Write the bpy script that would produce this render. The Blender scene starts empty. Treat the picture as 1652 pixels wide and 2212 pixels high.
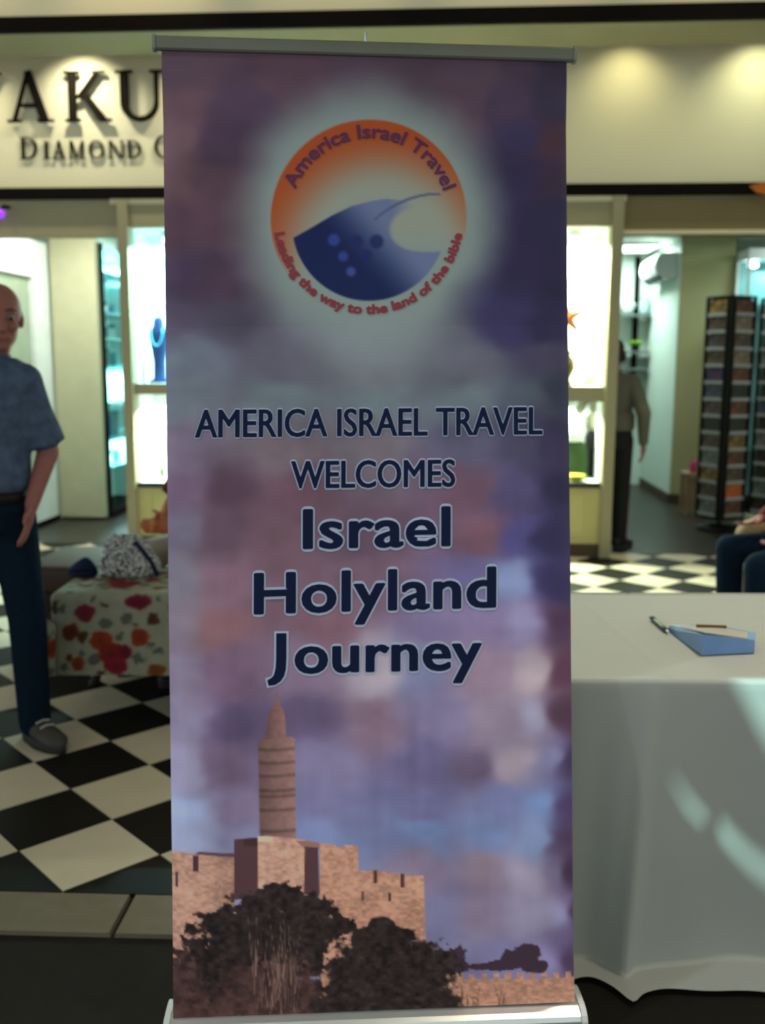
import bpy, bmesh, math, random
import numpy as np
from mathutils import Vector, Matrix
from mathutils.geometry import tessellate_polygon
random.seed(7); rng = np.random.default_rng(7)
scene = bpy.context.scene
COL = scene.collection
R = math.radians

# ------------------------------------------------------------------ camera
FPX, PITCH, EYE = 2067.0, R(8.66), 1.43
cam_data = bpy.data.cameras.new('camera')
cam_data.sensor_fit = 'HORIZONTAL'; cam_data.sensor_width = 36.0
cam_data.lens = 36.0 * FPX / 1652.0
cam_data.clip_start = 0.02
cam_data.dof.use_dof = True
cam_data.dof.focus_distance = 1.5
cam_data.dof.aperture_fstop = cam_data.lens / 9.5      # 9.5 mm aperture
cam = bpy.data.objects.new('camera', cam_data); COL.objects.link(cam)
cam.matrix_world = (Matrix.Translation((0, 0, EYE)) @ Matrix.Rotation(math.pi/2 - PITCH, 4, 'X') @ Matrix.Rotation(0.0055, 4, 'Z'))
scene.camera = cam

# ------------------------------------------------------------------ world, sun, view
world = bpy.data.worlds.new('world'); scene.world = world; world.use_nodes = True
bg = world.node_tree.nodes['Background']
bg.inputs['Color'].default_value = (0.88, 0.985, 0.985, 1); bg.inputs['Strength'].default_value = 1.2
SUN_DIR = Vector((-0.34, 0.62, -0.71)).normalized()
sun = bpy.data.lights.new('sun', 'SUN'); sun.energy = 8.0; sun.color = (0.58, 1.0, 0.96); sun.angle = R(0.35)
sun_o = bpy.data.objects.new('sun', sun); COL.objects.link(sun_o)
sun_o.rotation_euler = SUN_DIR.to_track_quat('-Z', 'Y').to_euler()
vs = scene.view_settings
vs.view_transform = 'Standard'; vs.look = 'None'; vs.exposure = 0.0; vs.gamma = 1.0; vs.use_curve_mapping = False

# ------------------------------------------------------------------ helpers
def lin(c):
    c = np.asarray(c, float) / 255.0
    return np.where(c <= 0.04045, c / 12.92, ((c + 0.055) / 1.055) ** 2.4)
def alb(c, k=0.2):
    return tuple(np.clip(lin(c) / k, 0.004, 0.9))
MATS = {}
def mat(name, col, rough=0.6, metal=0.0, var=0.12, scale=8.0, bump=0.0, bscale=60.0, spec=0.15, coat=0.0, sheen=0.0, trans=0.0, emit=None, estr=0.0):
    if name in MATS: return MATS[name]
    m = bpy.data.materials.new(name); m.use_nodes = True
    nt = m.node_tree; b = nt.nodes['Principled BSDF']; L = nt.links.new
    tc = nt.nodes.new('ShaderNodeTexCoord')
    n = nt.nodes.new('ShaderNodeTexNoise'); n.inputs['Scale'].default_value = scale; n.inputs['Detail'].default_value = 4
    L(tc.outputs['Object'], n.inputs['Vector'])
    mx = nt.nodes.new('ShaderNodeMix'); mx.data_type = 'RGBA'
    c = tuple(col)[:3]
    mx.inputs['A'].default_value = (*[max(0, v * (1 - var)) for v in c], 1)
    mx.inputs['B'].default_value = (*[min(1, v * (1 + var)) for v in c], 1)
    L(n.outputs['Fac'], mx.inputs['Factor']); L(mx.outputs['Result'], b.inputs['Base Color'])
    b.inputs['Roughness'].default_value = rough; b.inputs['Metallic'].default_value = metal
    b.inputs['Specular IOR Level'].default_value = spec
    if coat: b.inputs['Coat Weight'].default_value = coat; b.inputs['Coat Roughness'].default_value = 0.25
    if sheen: b.inputs['Sheen Weight'].default_value = sheen
    if trans: b.inputs['Transmission Weight'].default_value = trans
    if bump:
        n2 = nt.nodes.new('ShaderNodeTexNoise'); n2.inputs['Scale'].default_value = bscale
        L(tc.outputs['Object'], n2.inputs['Vector'])
        bp = nt.nodes.new('ShaderNodeBump'); bp.inputs['Strength'].default_value = bump; bp.inputs['Distance'].default_value = 0.004
        L(n2.outputs['Fac'], bp.inputs['Height']); L(bp.outputs['Normal'], b.inputs['Normal'])
    if emit:
        b.inputs['Emission Color'].default_value = (*emit, 1); b.inputs['Emission Strength'].default_value = estr
    MATS[name] = m
    return m
def mat_attr(name, rough=0.55, spec=0.4, coat=0.0, bump=0.0):
    """printed cloth: colour from the mesh's print attribute, fine weave relief on top"""
    m = bpy.data.materials.new(name); m.use_nodes = True
    nt = m.node_tree; b = nt.nodes['Principled BSDF']
    a = nt.nodes.new('ShaderNodeVertexColor'); a.layer_name = 'print'
    nt.links.new(a.outputs['Color'], b.inputs['Base Color'])
    b.inputs['Roughness'].default_value = rough; b.inputs['Specular IOR Level'].default_value = spec
    if coat: b.inputs['Coat Weight'].default_value = coat; b.inputs['Coat Roughness'].default_value = 0.3
    if bump:
        tc = nt.nodes.new('ShaderNodeTexCoord'); n2 = nt.nodes.new('ShaderNodeTexNoise'); n2.inputs['Scale'].default_value = 400
        nt.links.new(tc.outputs['Object'], n2.inputs['Vector'])
        bp = nt.nodes.new('ShaderNodeBump'); bp.inputs['Strength'].default_value = bump; bp.inputs['Distance'].default_value = 0.001
        nt.links.new(n2.outputs['Fac'], bp.inputs['Height']); nt.links.new(bp.outputs['Normal'], b.inputs['Normal'])
    return m
def glass_mat(name, tint=(0.92, 1.0, 0.98), refl=0.10, ior=1.35):
    m = bpy.data.materials.new(name); m.use_nodes = True
    nt = m.node_tree; nt.nodes.remove(nt.nodes['Principled BSDF'])
    out = nt.nodes['Material Output']
    t = nt.nodes.new('ShaderNodeBsdfTransparent'); t.inputs['Color'].default_value = (*tint, 1)
    g = nt.nodes.new('ShaderNodeBsdfGlossy'); g.inputs['Roughness'].default_value = 0.06
    fr = nt.nodes.new('ShaderNodeFresnel'); fr.inputs['IOR'].default_value = ior
    mx = nt.nodes.new('ShaderNodeMixShader')
    ge = nt.nodes.new('ShaderNodeNewGeometry'); mu = nt.nodes.new('ShaderNodeMath'); mu.operation = 'MULTIPLY'; su = nt.nodes.new('ShaderNodeMath'); su.operation = 'SUBTRACT'; su.inputs[0].default_value = 1.0
    nt.links.new(ge.outputs['Backfacing'], su.inputs[1]); nt.links.new(fr.outputs['Fac'], mu.inputs[0]); nt.links.new(su.outputs[0], mu.inputs[1]); nt.links.new(mu.outputs[0], mx.inputs['Fac']); nt.links.new(t.outputs[0], mx.inputs[1]); nt.links.new(g.outputs[0], mx.inputs[2])
    nt.links.new(mx.outputs[0], out.inputs['Surface'])
    return m
def link(name, me, m=None, parent=None, smooth=False):
    o = bpy.data.objects.new(name, me); COL.objects.link(o)
    if m is not None and not me.materials: me.materials.append(m)
    if parent is not None: o.parent = parent
    if smooth:
        me.polygons.foreach_set('use_smooth', [True] * len(me.polygons))
    return o
def obj(name, bm, m=None, parent=None, smooth=False):
    me = bpy.data.meshes.new(name); bmesh.ops.recalc_face_normals(bm, faces=bm.faces); bm.to_mesh(me); bm.free()
    return link(name, me, m, parent, smooth)
def tag(o, label=None, cat=None, group=None, kind=None):
    if label: o['label'] = label
    if cat: o['category'] = cat
    if group: o['group'] = group
    if kind: o['kind'] = kind
    return o
def thing(name, label, cat, loc=(0, 0, 0), rz=0.0, group=None):
    o = bpy.data.objects.new(name, None); COL.objects.link(o); o.empty_display_size = 0.1
    o.location = loc; o.rotation_euler = (0, 0, rz)
    return tag(o, label, cat, group)
def BM(): return bmesh.new()
def box(bm, x0, x1, y0, y1, z0, z1, bevel=0.0):
    vs_ = [bm.verts.new(p) for p in ((x0,y0,z0),(x1,y0,z0),(x1,y1,z0),(x0,y1,z0),(x0,y0,z1),(x1,y0,z1),(x1,y1,z1),(x0,y1,z1))]
    fs = [bm.faces.new([vs_[i] for i in f]) for f in ((0,3,2,1),(4,5,6,7),(0,1,5,4),(1,2,6,5),(2,3,7,6),(3,0,4,7))]
    if bevel > 0:
        es = list({e for f in fs for e in f.edges})
        bmesh.ops.bevel(bm, geom=es, offset=bevel, segments=2, affect='EDGES', profile=0.6)
    return bm
def bx(*a, **k): return box(BM(), *a, **k)
def loft(bm, rings, cap=True):
    """rings: list of lists of points, same count"""
    vr = [[bm.verts.new(p) for p in r] for r in rings]
    n = len(vr[0])
    for a, b in zip(vr, vr[1:]):
        for i in range(n):
            bm.faces.new((a[i], a[(i+1) % n], b[(i+1) % n], b[i]))
    if cap:
        bm.faces.new(vr[0][::-1]); bm.faces.new(vr[-1])
    return bm
def ell(c, rx, ry, n=20, z=None, p=2.0):
    pts = []
    for i in range(n):
        a = 2 * math.pi * i / n
        ca, sa = math.cos(a), math.sin(a)
        pts.append(Vector((c[0] + rx * math.copysign(abs(ca) ** (2 / p), ca), c[1] + ry * math.copysign(abs(sa) ** (2 / p), sa), c[2])))
    return pts
def lathe(bm, prof, c=(0, 0, 0), n=24):
    return loft(bm, [ell((c[0], c[1], c[2] + z), max(r, 1e-4), max(r, 1e-4), n) for r, z in prof])
def tube(bm, pts, radii, n=12, flat=1.0, cap=True):
    pts = [Vector(p) for p in pts]; rings = []
    if not hasattr(radii, '__len__'): radii = [radii] * len(pts)
    prev = None
    for i, p in enumerate(pts):
        t = (pts[min(i+1, len(pts)-1)] - pts[max(i-1, 0)]).normalized()
        up = prev if prev is not None else (Vector((0, 1, 0)) if abs(t.y) < 0.9 else Vector((1, 0, 0)))
        s = t.cross(up).normalized(); u = s.cross(t).normalized(); prev = u
        rings.append([p + s * radii[i] * math.cos(2*math.pi*k/n) + u * radii[i] * flat * math.sin(2*math.pi*k/n) for k in range(n)])
    return loft(bm, rings, cap)
def ball(bm, c, r, sc=(1, 1, 1), n=16, rot=None):
    M = Matrix.Translation(c) @ (rot.to_4x4() if rot else Matrix()) @ Matrix.Diagonal((r*sc[0], r*sc[1], r*sc[2], 1))
    bmesh.ops.create_uvsphere(bm, u_segments=n, v_segments=max(8, n*2//3), radius=1.0, matrix=M)
    return bm
def prism(bm, poly, y0, y1):
    """poly of (x,z), extruded along y"""
    a = [bm.verts.new((x, y0, z)) for x, z in poly]; b = [bm.verts.new((x, y1, z)) for x, z in poly]
    n = len(poly)
    bm.faces.new(a); bm.faces.new(b[::-1])
    for i in range(n): bm.faces.new((a[i], a[(i+1) % n], b[(i+1) % n], b[i]))
    return bm
def remeshed(name, bm, vox, m, parent, smooth_it=6):
    me = bpy.data.meshes.new('tmp'); bmesh.ops.recalc_face_normals(bm, faces=bm.faces); bm.to_mesh(me); bm.free()
    o = bpy.data.objects.new('tmp', me); COL.objects.link(o)
    r = o.modifiers.new('r', 'REMESH'); r.mode = 'VOXEL'; r.voxel_size = vox
    s = o.modifiers.new('s', 'SMOOTH'); s.iterations = smooth_it; s.factor = 0.5
    dg = bpy.context.evaluated_depsgraph_get(); ev = o.evaluated_get(dg)
    new = bpy.data.meshes.new_from_object(ev)
    bpy.data.objects.remove(o); bpy.data.meshes.remove(me)
    new.materials.clear(); new.name = name
    return link(name, new, m, parent, True)
def area(name, loc, size, power, col, target=None, rot=None, spread=None, sy=None):
    l = bpy.data.lights.new(name, 'AREA'); l.energy = power; l.color = col; l.size = size
    if sy: l.shape = 'RECTANGLE'; l.size_y = sy
    if spread: l.spread = spread
    o = bpy.data.objects.new(name, l); COL.objects.link(o); o.location = loc
    if target is not None: o.rotation_euler = (Vector(target) - Vector(loc)).to_track_quat('-Z', 'Y').to_euler()
    return o
def spot(name, loc, target, power, col, ang, blend=0.6, rad=0.03):
    l = bpy.data.lights.new(name, 'SPOT'); l.energy = power; l.color = col; l.spot_size = R(ang); l.spot_blend = blend; l.shadow_soft_size = rad
    o = bpy.data.objects.new(name, l); COL.objects.link(o); o.location = loc
    o.rotation_euler = (Vector(target) - Vector(loc)).to_track_quat('-Z', 'Y').to_euler()
    return o

# shop frame: s along the shop front, d into the shop
ST, SY = R(-4.0), 7.295
SM = Matrix.Translation((0, SY, 0)) @ Matrix.Rotation(ST, 4, 'Z')
def sw(s, d, z): return SM @ Vector((s, d, z))
def inshop(o): o.location = (0, SY, 0); o.rotation_euler = (0, 0, ST); return o
def struct(name, bm, m, label=None, cat=None):
    o = inshop(obj(name, bm, m)); o['kind'] = 'structure'
    if label: o['label'] = label
    return o
def sthing(name, label, cat, s, d, z, group=None, rz=0.0): return thing(name, label, cat, sw(s, d, z), ST + rz, group)

# ------------------------------------------------------------------ materials
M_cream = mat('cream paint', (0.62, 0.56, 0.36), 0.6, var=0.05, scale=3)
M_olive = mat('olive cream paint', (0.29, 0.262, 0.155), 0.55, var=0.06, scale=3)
M_dark = mat('dark bronze trim', (0.006, 0.0045, 0.0035), 0.7, var=0.2, spec=0.04)
M_white = mat('white paint', (0.78, 0.80, 0.76), 0.5, var=0.04, scale=3)
M_shopwall = mat('pale shop wall', (0.62, 0.72, 0.64), 0.6, var=0.04, scale=2)
M_tileb = mat('black stone tile', (0.008, 0.007, 0.005), 0.5, var=0.3, scale=14, spec=0.08)
M_tilew = mat('ivory stone tile', (0.45, 0.395, 0.285), 0.5, var=0.10, scale=9, spec=0.12)
M_border = mat('tan stone border', (0.135, 0.112, 0.074), 0.6, var=0.16, scale=22, spec=0.1)
M_carpet = mat('dark brown flooring', (0.0135, 0.0115, 0.0085), 0.9, var=0.25, scale=40, spec=0.1)
M_wood = mat('shop floor', (0.030, 0.026, 0.020), 0.35, var=0.3, scale=3)
M_ceil = mat('mall ceiling', (0.45, 0.43, 0.38), 0.8)
M_steel = mat('brushed aluminium', (0.55, 0.56, 0.55), 0.35, 0.9, var=0.06)
M_glass = glass_mat('clear shop glass'); M_glass2 = glass_mat('clear cabinet glass', refl=0.0, ior=1.07)
M_lampglow = mat('lamp glow', (1, 1, 1), emit=(1.0, 0.95, 0.82), estr=6.0)

# ------------------------------------------------------------------ floor
TS, TR = 0.2995, R(42.7)
TO = Vector((-0.872, 2.440))
BD = Vector((math.cos(R(-1.9)), math.sin(R(-1.9))))            # direction of the stone border
BN = Vector((-BD.y, BD.x))
BP0 = Vector((-0.85, 2.436))
floor = obj('floor', bx(-7, 7, -4, 7.9, -0.06, -0.012), M_carpet); tag(floor, 'dark brown flooring with inlaid checkered tiles in the mall walkway', kind='structure')
ug, vg = Vector((math.cos(TR), math.sin(TR))), Vector((-math.sin(TR), math.cos(TR)))
def clip(poly, p0, n):
    out = []
    for i in range(len(poly)):
        a, b = poly[i], poly[(i+1) % len(poly)]
        da, db = (a-p0).dot(n), (b-p0).dot(n)
        if da >= 0: out.append(a)
        if da * db < 0: out.append(a + (b-a) * (da/(da-db)))
    return out
def tile_bm(poly, bm=None, z=0.0):
    bm = bm or BM()
    c = sum(poly, Vector((0, 0))) / len(poly)
    top = [bm.verts.new((*(c + (p-c) * 0.985), z)) for p in poly]; bot = [bm.verts.new((*(c + (p-c) * 0.993), z-0.012)) for p in poly]
    bm.faces.new(top); n = len(poly)
    for i in range(n): bm.faces.new((bot[i], bot[(i+1) % n], top[(i+1) % n], top[i]))
    return bm
shopN = Vector((math.sin(R(4)), math.cos(R(4))))                # into the shop
shop0 = Vector((0, SY))
def tocam(p, z=0.0):
    v = cam.matrix_world.inverted() @ Vector((p[0], p[1], z))
    return (826 + FPX * v.x / -v.z, 1106 - FPX * v.y / -v.z, -v.z)
shared = {}
rest = {0: BM(), 1: BM()}
cands = []
for i in range(-12, 28):
    for j in range(-12, 28):
        q = [TO + ug*TS*a + vg*TS*b for a, b in ((i, j), (i+1, j), (i+1, j+1), (i, j+1))]
        full = all((p-BP0).dot(BN) >= 0 for p in q) and all((p-shop0).dot(shopN) <= 0.16 for p in q)
        if not full:
            q = clip(q, BP0, BN)
            if len(q) >= 3: q = clip(q, shop0 + shopN*0.16, -shopN)
            if len(q) < 3: continue
            ar = abs(sum(q[k].x*q[(k+1) % len(q)].y - q[(k+1) % len(q)].x*q[k].y for k in range(len(q)))) / 2
            if ar < 0.0008: continue
        c = sum(q, Vector((0, 0))) / len(q)
        if abs(c.x) > 4.6: continue
        u, v, dep = tocam(c)
        seen = -60 < u < 1712 and v > 1150 and (u < 380 or (u > 1190 and c.y > 4.6))
        cands.append((0 if seen else 1, dep, i, j, q, c, full))
cands.sort(key=lambda t: (t[0], t[1]))
for k, (hid, dep, i, j, q, c, full) in enumerate(cands):
    w = (i + j) % 2 == 0
    if hid or k >= 290:
        tile_bm(q, rest[int(w)]); continue
    if full:
        if w not in shared:
            me = bpy.data.meshes.new('tile'); b_ = tile_bm([p - c for p in q]); bmesh.ops.recalc_face_normals(b_, faces=b_.faces); b_.to_mesh(me); b_.free()
            me.materials.append(M_tilew if w else M_tileb); shared[w] = me
        o = link('floor_tile', shared[w], None, floor); o.location = (c.x, c.y, 0)
    else:
        o = obj('floor_tile', tile_bm([p - c for p in q]), M_tilew if w else M_tileb, floor); o.location = (c.x, c.y, 0)
for w in (0, 1):
    o = obj('floor_tiles', rest[w], M_tilew if w else M_tileb, floor); o['kind'] = 'stuff'
# stone border slabs
for k in range(-6, 7):
    a, b = k * 0.92 + 0.174, (k+1) * 0.92 + 0.174
    p = [BP0 + BD*a - BN*0.186, BP0 + BD*b - BN*0.186, BP0 + BD*b - BN*0.003, BP0 + BD*a - BN*0.003]
    c = sum(p, Vector((0, 0))) / 4
    bm = tile_bm([BP0 + BD*(a+0.002) - BN*0.186, BP0 + BD*(b-0.002) - BN*0.186, BP0 + BD*(b-0.002) - BN*0.003, BP0 + BD*(a+0.002) - BN*0.003])
    obj('border_slab', bm, M_border, floor)

# ------------------------------------------------------------------ shop front and room shell
M_fascia = mat('fascia cream', (0.66, 0.61, 0.42), 0.55, var=0.03, scale=2)
struct('wall_front', bx(-5, 5, 0.0, 0.12, 2.65, 4.0), M_fascia, 'cream sign fascia above the shop windows')
struct('wall_upper', bx(-5, 5, -1.0, -0.92, 3.592, 4.7), M_fascia, 'cream wall above the dark soffit edge')
struct('trim_1', bx(-5, 5, -0.045, 0.0, 2.652, 2.735), M_dark, 'dark band along the bottom of the sign fascia')
struct('trim_2', bx(-5, 5, -1.04, -1.0, 3.50, 3.592), M_dark, 'dark edge along the front of the soffit')
struct('trim_3', bx(-2.05, 1.75, -0.035, 0.0, 2.615, 2.652), M_cream, 'thin cream moulding under the dark band')
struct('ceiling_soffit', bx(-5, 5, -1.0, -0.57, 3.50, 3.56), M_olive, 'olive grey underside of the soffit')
struct('ceiling_slot', bx(-5, 5, -0.92, 0.0, 4.0, 4.05), M_olive)
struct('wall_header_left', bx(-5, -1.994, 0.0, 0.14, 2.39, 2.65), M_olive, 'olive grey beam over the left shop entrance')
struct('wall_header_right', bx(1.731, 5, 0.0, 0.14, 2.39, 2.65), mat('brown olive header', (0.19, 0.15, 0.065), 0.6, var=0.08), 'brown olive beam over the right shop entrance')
struct('trim_4', bx(1.731, 5, -0.012, 0.0, 2.385, 2.415), M_cream)
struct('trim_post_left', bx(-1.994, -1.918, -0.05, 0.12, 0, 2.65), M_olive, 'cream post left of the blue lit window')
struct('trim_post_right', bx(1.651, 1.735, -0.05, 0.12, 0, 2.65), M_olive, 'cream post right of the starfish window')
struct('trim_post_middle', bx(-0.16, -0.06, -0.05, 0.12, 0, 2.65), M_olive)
M_case = mat('white display lining', (0.86, 0.88, 0.86), 0.6, var=0.02)
M_panel = mat('cream panel', (0.50, 0.45, 0.20), 0.55, var=0.05, scale=4)
def bay(n, s0, s1, zs, zu0, zu1, zl0, zl1, light_u, light_l, label):
    """a glazed display window: frame, mullion, panel below, upper and lower lit box"""
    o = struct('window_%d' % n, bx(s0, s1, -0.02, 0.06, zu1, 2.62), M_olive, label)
    def part(nm, bm, m): return inshop_child(nm, bm, m, o)
    inshop_child('mullion', bx(s0, s1, -0.02, 0.05, zl1, zu0), M_olive, o)
    inshop_child('lower_panel', bx(s0, s1, -0.01, 0.05, 0.10, zl0), M_panel, o)
    inshop_child('baseboard', bx(s0, s1, -0.025, 0.05, 0.0, 0.10), mat('dark skirting', (0.07, 0.05, 0.03), 0.6), o)
    # raised moulding frame on the panel
    bm = BM(); a, b, c, d = s0 + 0.09, s1 - 0.09, 0.16, zl0 - 0.07
    box(bm, a, b, -0.022, -0.01, c, c+0.02); box(bm, a, b, -0.022, -0.01, d-0.02, d); box(bm, a, a+0.02, -0.022, -0.01, c+0.02, d-0.02); box(bm, b-0.02, b, -0.022, -0.01, c+0.02, d-0.02)
    inshop_child('panel_moulding', bm, M_panel, o)
    inshop_child('sill', bx(s0, s1, -0.03, 0.05, zl0 - 0.035, zl0), mat('dark sill', (0.03, 0.035, 0.03), 0.5), o)
    for k, (z0, z1) in enumerate(((zu0, zu1), (zl0, zl1))):
        bm = BM(); D = 0.46
        box(bm, s0, s1, D, D+0.03, z0-0.02, z1+0.02); box(bm, s0, s1, 0.06, D, z0-0.04, z0-0.0); box(bm, s0, s1, 0.06, D, z1, z1+0.03)
        box(bm, s0-0.02, s0, 0.06, D, z0, z1); box(bm, s1, s1+0.02, 0.06, D, z0, z1)
        inshop_child('case_lining', bm, M_case, o)
        inshop_child('pane', bx(s0, s1, 0.03, 0.036, z0, z1), M_glass, o)
    return o
def inshop_child(nm, bm, m, parent):
    return obj(nm, bm, m, parent)
W1 = bay(1, -1.918, -0.16, 0, 1.291, 2.448, 0.52, 1.206, None, None, 'display window in two tiers, lit blue above and white below')
W2 = bay(2, -0.06, 1.651, 0, 1.289, 2.444, 0.565, 1.176, None, None, 'display window in two tiers, lit yellow white, with a starfish')
# case lamps (each lamp is a fitting in the top of its case with its own light)
def case_lamp(s, d, z, power, col, n, label, grp):
    label = label + ', ' + {-1.70: 'leftmost', -1.2: 'middle', -0.6: 'rightmost', 0.3: 'leftmost', 0.9: 'middle', 1.42: 'rightmost'}[s]
    t = sthing('case_lamp', label, 'lamp', s, d, z, grp)
    bm = BM(); lathe(bm, [(0.045, -0.005), (0.05, -0.03), (0.05, -0.05), (0.03, -0.052)]); obj('housing', bm, M_white, t, True)
    g = obj('bulb', ball(BM(), (0, 0, -0.06), 0.03), mat('bulb %s' % n, (1, 1, 1), emit=col, estr=25), t, True)
    l = area('case_light', sw(s, d, z - 0.10), 0.10, power, col, target=sw(s, d + 0.10, z - 1.0))
    return t
CY, YW = (0.52, 0.93, 1.0), (1.0, 0.98, 0.70)
for k, s in enumerate((-1.70, -1.2, -0.6)):
    case_lamp(s, 0.22, 2.448, 60, CY, 'cyan', 'small lamp glowing cyan white in top of the blue lit window', 'lamps in the blue lit case')
    case_lamp(s, 0.22, 1.206, 34, (0.95, 1.0, 0.92), 'white', 'small round lamp in the top of the lower left display case', 'lamps in the lower left case')
for k, s in enumerate((0.3, 0.9, 1.42)):
    case_lamp(s, 0.22, 2.444, 62, YW, 'yellow', 'small round lamp glowing yellow white in the starfish window case', 'lamps in the starfish case')
    case_lamp(s, 0.2, 1.176, 30, (0.95, 1.0, 0.80), 'green', 'small round lamp in the top of the lower right display case', 'lamps in the lower right case')

# unseen mall ceiling; slots shaped back along the sun to cast the cloth patches
CZ = 4.7
def back(x, z):
    P = Vector((x, 2.042 + 0.055*(0.745 - z)/0.73, z)); t = (CZ - P.z) / -SUN_DIR.z
    q = P - SUN_DIR * t; return Vector((q.x, q.y, 0))
holes = [[(0.775, 0.752), (1.15, 0.752), (1.15, 0.30), (1.02, 0.42), (0.852, 0.640)],
         [(0.651, 0.522), (0.70, 0.462), (0.752, 0.412), (0.750, 0.394), (0.705, 0.434)],
         [(0.782, 0.418), (0.871, 0.345), (1.0, 0.245), (1.0, 0.195), (0.872, 0.312), (0.806, 0.366)]]
outer = [Vector((-7, -6, 0)), Vector((9, -6, 0)), Vector((9, 7.4, 0)), Vector((-7, 7.4, 0))]
loops = [outer] + [[back(x, z) for x, z in h] for h in holes]
flat = [p for l in loops for p in l]
tris = tessellate_polygon(loops)
bm = BM(); vv = [bm.verts.new((p.x, p.y, CZ)) for p in flat]
for t in tris:
    try: bm.faces.new([vv[i] for i in t])
    except ValueError: pass
ceil = obj('ceiling', bm, M_ceil); tag(ceil, 'unseen mall ceiling with slots shaped to cast the sun patches', kind='structure')

# shop interior
struct('floor_shop', bx(-5, 5, 0.16, 4.8, -0.06, -0.004), M_wood, 'dark polished wooden shop floor')
struct('wall_back', bx(-5, 5, 4.7, 4.8, 0, 2.8), M_shopwall, 'pale green white back wall of the shop')
struct('ceiling_shop', bx(-5, 5, 0.14, 4.8, 2.78, 2.84), M_white, 'white ceiling inside the shop')
struct('wall_partition', bx(-0.5, -0.4, 0.5, 4.7, 0, 2.78), M_shopwall)
struct('wall_right', bx(5.0, 5.1, -0.5, 4.8, 0, 2.8), M_shopwall); struct('wall_left', bx(-5.1, -5.0, -0.5, 4.8, 0, 2.8), M_shopwall)
col1 = struct('wall_column', bx(2.88, 3.42, 3.12, 4.7, 0.09, 2.78), mat('column cream right', (0.42, 0.38, 0.19), 0.6, var=0.04), 'cream column inside the right entrance')
inshop_child('side_facing', bx(2.868, 2.88, 3.13, 4.7, 0.09, 2.78), M_shopwall, col1)
bm = BM(); box(bm, 2.855, 2.88, 3.10, 4.7, 0, 0.09); box(bm, 2.855, 3.43, 3.095, 3.12, 0, 0.09)
inshop_child('baseboard', bm, mat('dark skirting', (0.02, 0.017, 0.014), 0.6), col1)
col2 = struct('wall_column_left', bx(-3.12, -2.695, 1.36, 1.45, 0.02, 2.78), mat('column cream', (0.52, 0.50, 0.33), 0.6), 'cream wall panel inside the left entrance')
inshop_child('side_wall', bx(-3.17, -3.07, 1.45, 3.0, 0.02, 2.78), M_shopwall, col2)
# glazed white side panel inside left entrance
pn = struct('door_1', bx(-3.19, -3.17, 0.1, 1.36, 0.04, 2.45), mat('pale green panel glass', (0.34, 0.40, 0.30), 0.25), 'white framed door panel with grey green glass in left entrance')
bm = BM(); box(bm, -3.17, -3.13, 1.02, 1.34, 0.04, 2.5); box(bm, -3.17, -3.13, 0.1, 0.3, 0.04, 2.5); box(bm, -3.17, -3.13, 0.3, 1.02, 0.04, 0.5); box(bm, -3.17, -3.13, 0.3, 1.02, 2.18, 2.5)
inshop_child('frame', bm, mat('white door frame', (0.82, 0.86, 0.84), 0.4), pn)
inshop_child('threshold', bx(-3.19, -3.12, 0.1, 1.355, 0.0, 0.04), M_dark, pn)
# lit glass showcase on the right face of the left wall panel
sc_ = sthing('showcase', 'tall glass showcase with bright cyan lit shelves behind the left post', 'showcase', -2.690, 1.46, 0.0)
bm = BM(); box(bm, -0.40, -0.37, 0, 1.25, 0.05, 2.5); box(bm, -0.37, 0.0, 0, 0.03, 0.05, 2.5); box(bm, -0.37, 0, 1.22, 1.25, 0.05, 2.5); box(bm, -0.37, 0, 0.03, 1.22, 2.47, 2.5)
obj('back_panel', bm, mat('cyan white lining', (0.70, 0.90, 0.92), 0.5), sc_)
bm = BM(); box(bm, 0.0, 0.025, -0.03, 0.02, 0.02, 2.52); box(bm, -0.40, 0.025, 0.05, 1.25, 0.0, 0.05); box(bm, 0.0, 0.025, 1.19, 1.25, 0.02, 2.52)
obj('frame', bm, M_dark, sc_)
M_gl2 = mat('teal glass shelf', (0.10, 0.42, 0.46), 0.15, spec=0.8)
for z in (0.45, 0.72, 1.06, 1.40, 1.66, 1.90, 2.26):
    obj('shelf', bx(-0.37, -0.01, 0.03, 1.19, z, z + 0.02), M_gl2, sc_)
obj('pane', bx(0.004, 0.010, 0.05, 1.19, 0.05, 2.5), M_glass2, sc_)
area('showcase_light', sw(-2.86, 2.08, 2.45), 0.25, 40, (0.55, 1.0, 1.0), target=sw(-2.86, 2.08, 0), sy=1.0)
area('showcase_light', sw(-2.86, 2.08, 1.38), 0.25, 34, (0.70, 1.0, 1.0), target=sw(-2.86, 2.08, 0), sy=1.0)
area('showcase_light', sw(-2.86, 2.08, 0.70), 0.25, 18, (0.8, 1.0, 1.0), target=sw(-2.86, 2.08, 0), sy=1.0)
M_item = [mat('teal gift box', (0.05, 0.30, 0.36), 0.4), mat('white gift box', (0.8, 0.85, 0.85), 0.5), mat('blue gift box', (0.04, 0.18, 0.42), 0.4), mat('grey gift box', (0.25, 0.33, 0.35), 0.5)]
k = 0
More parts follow.
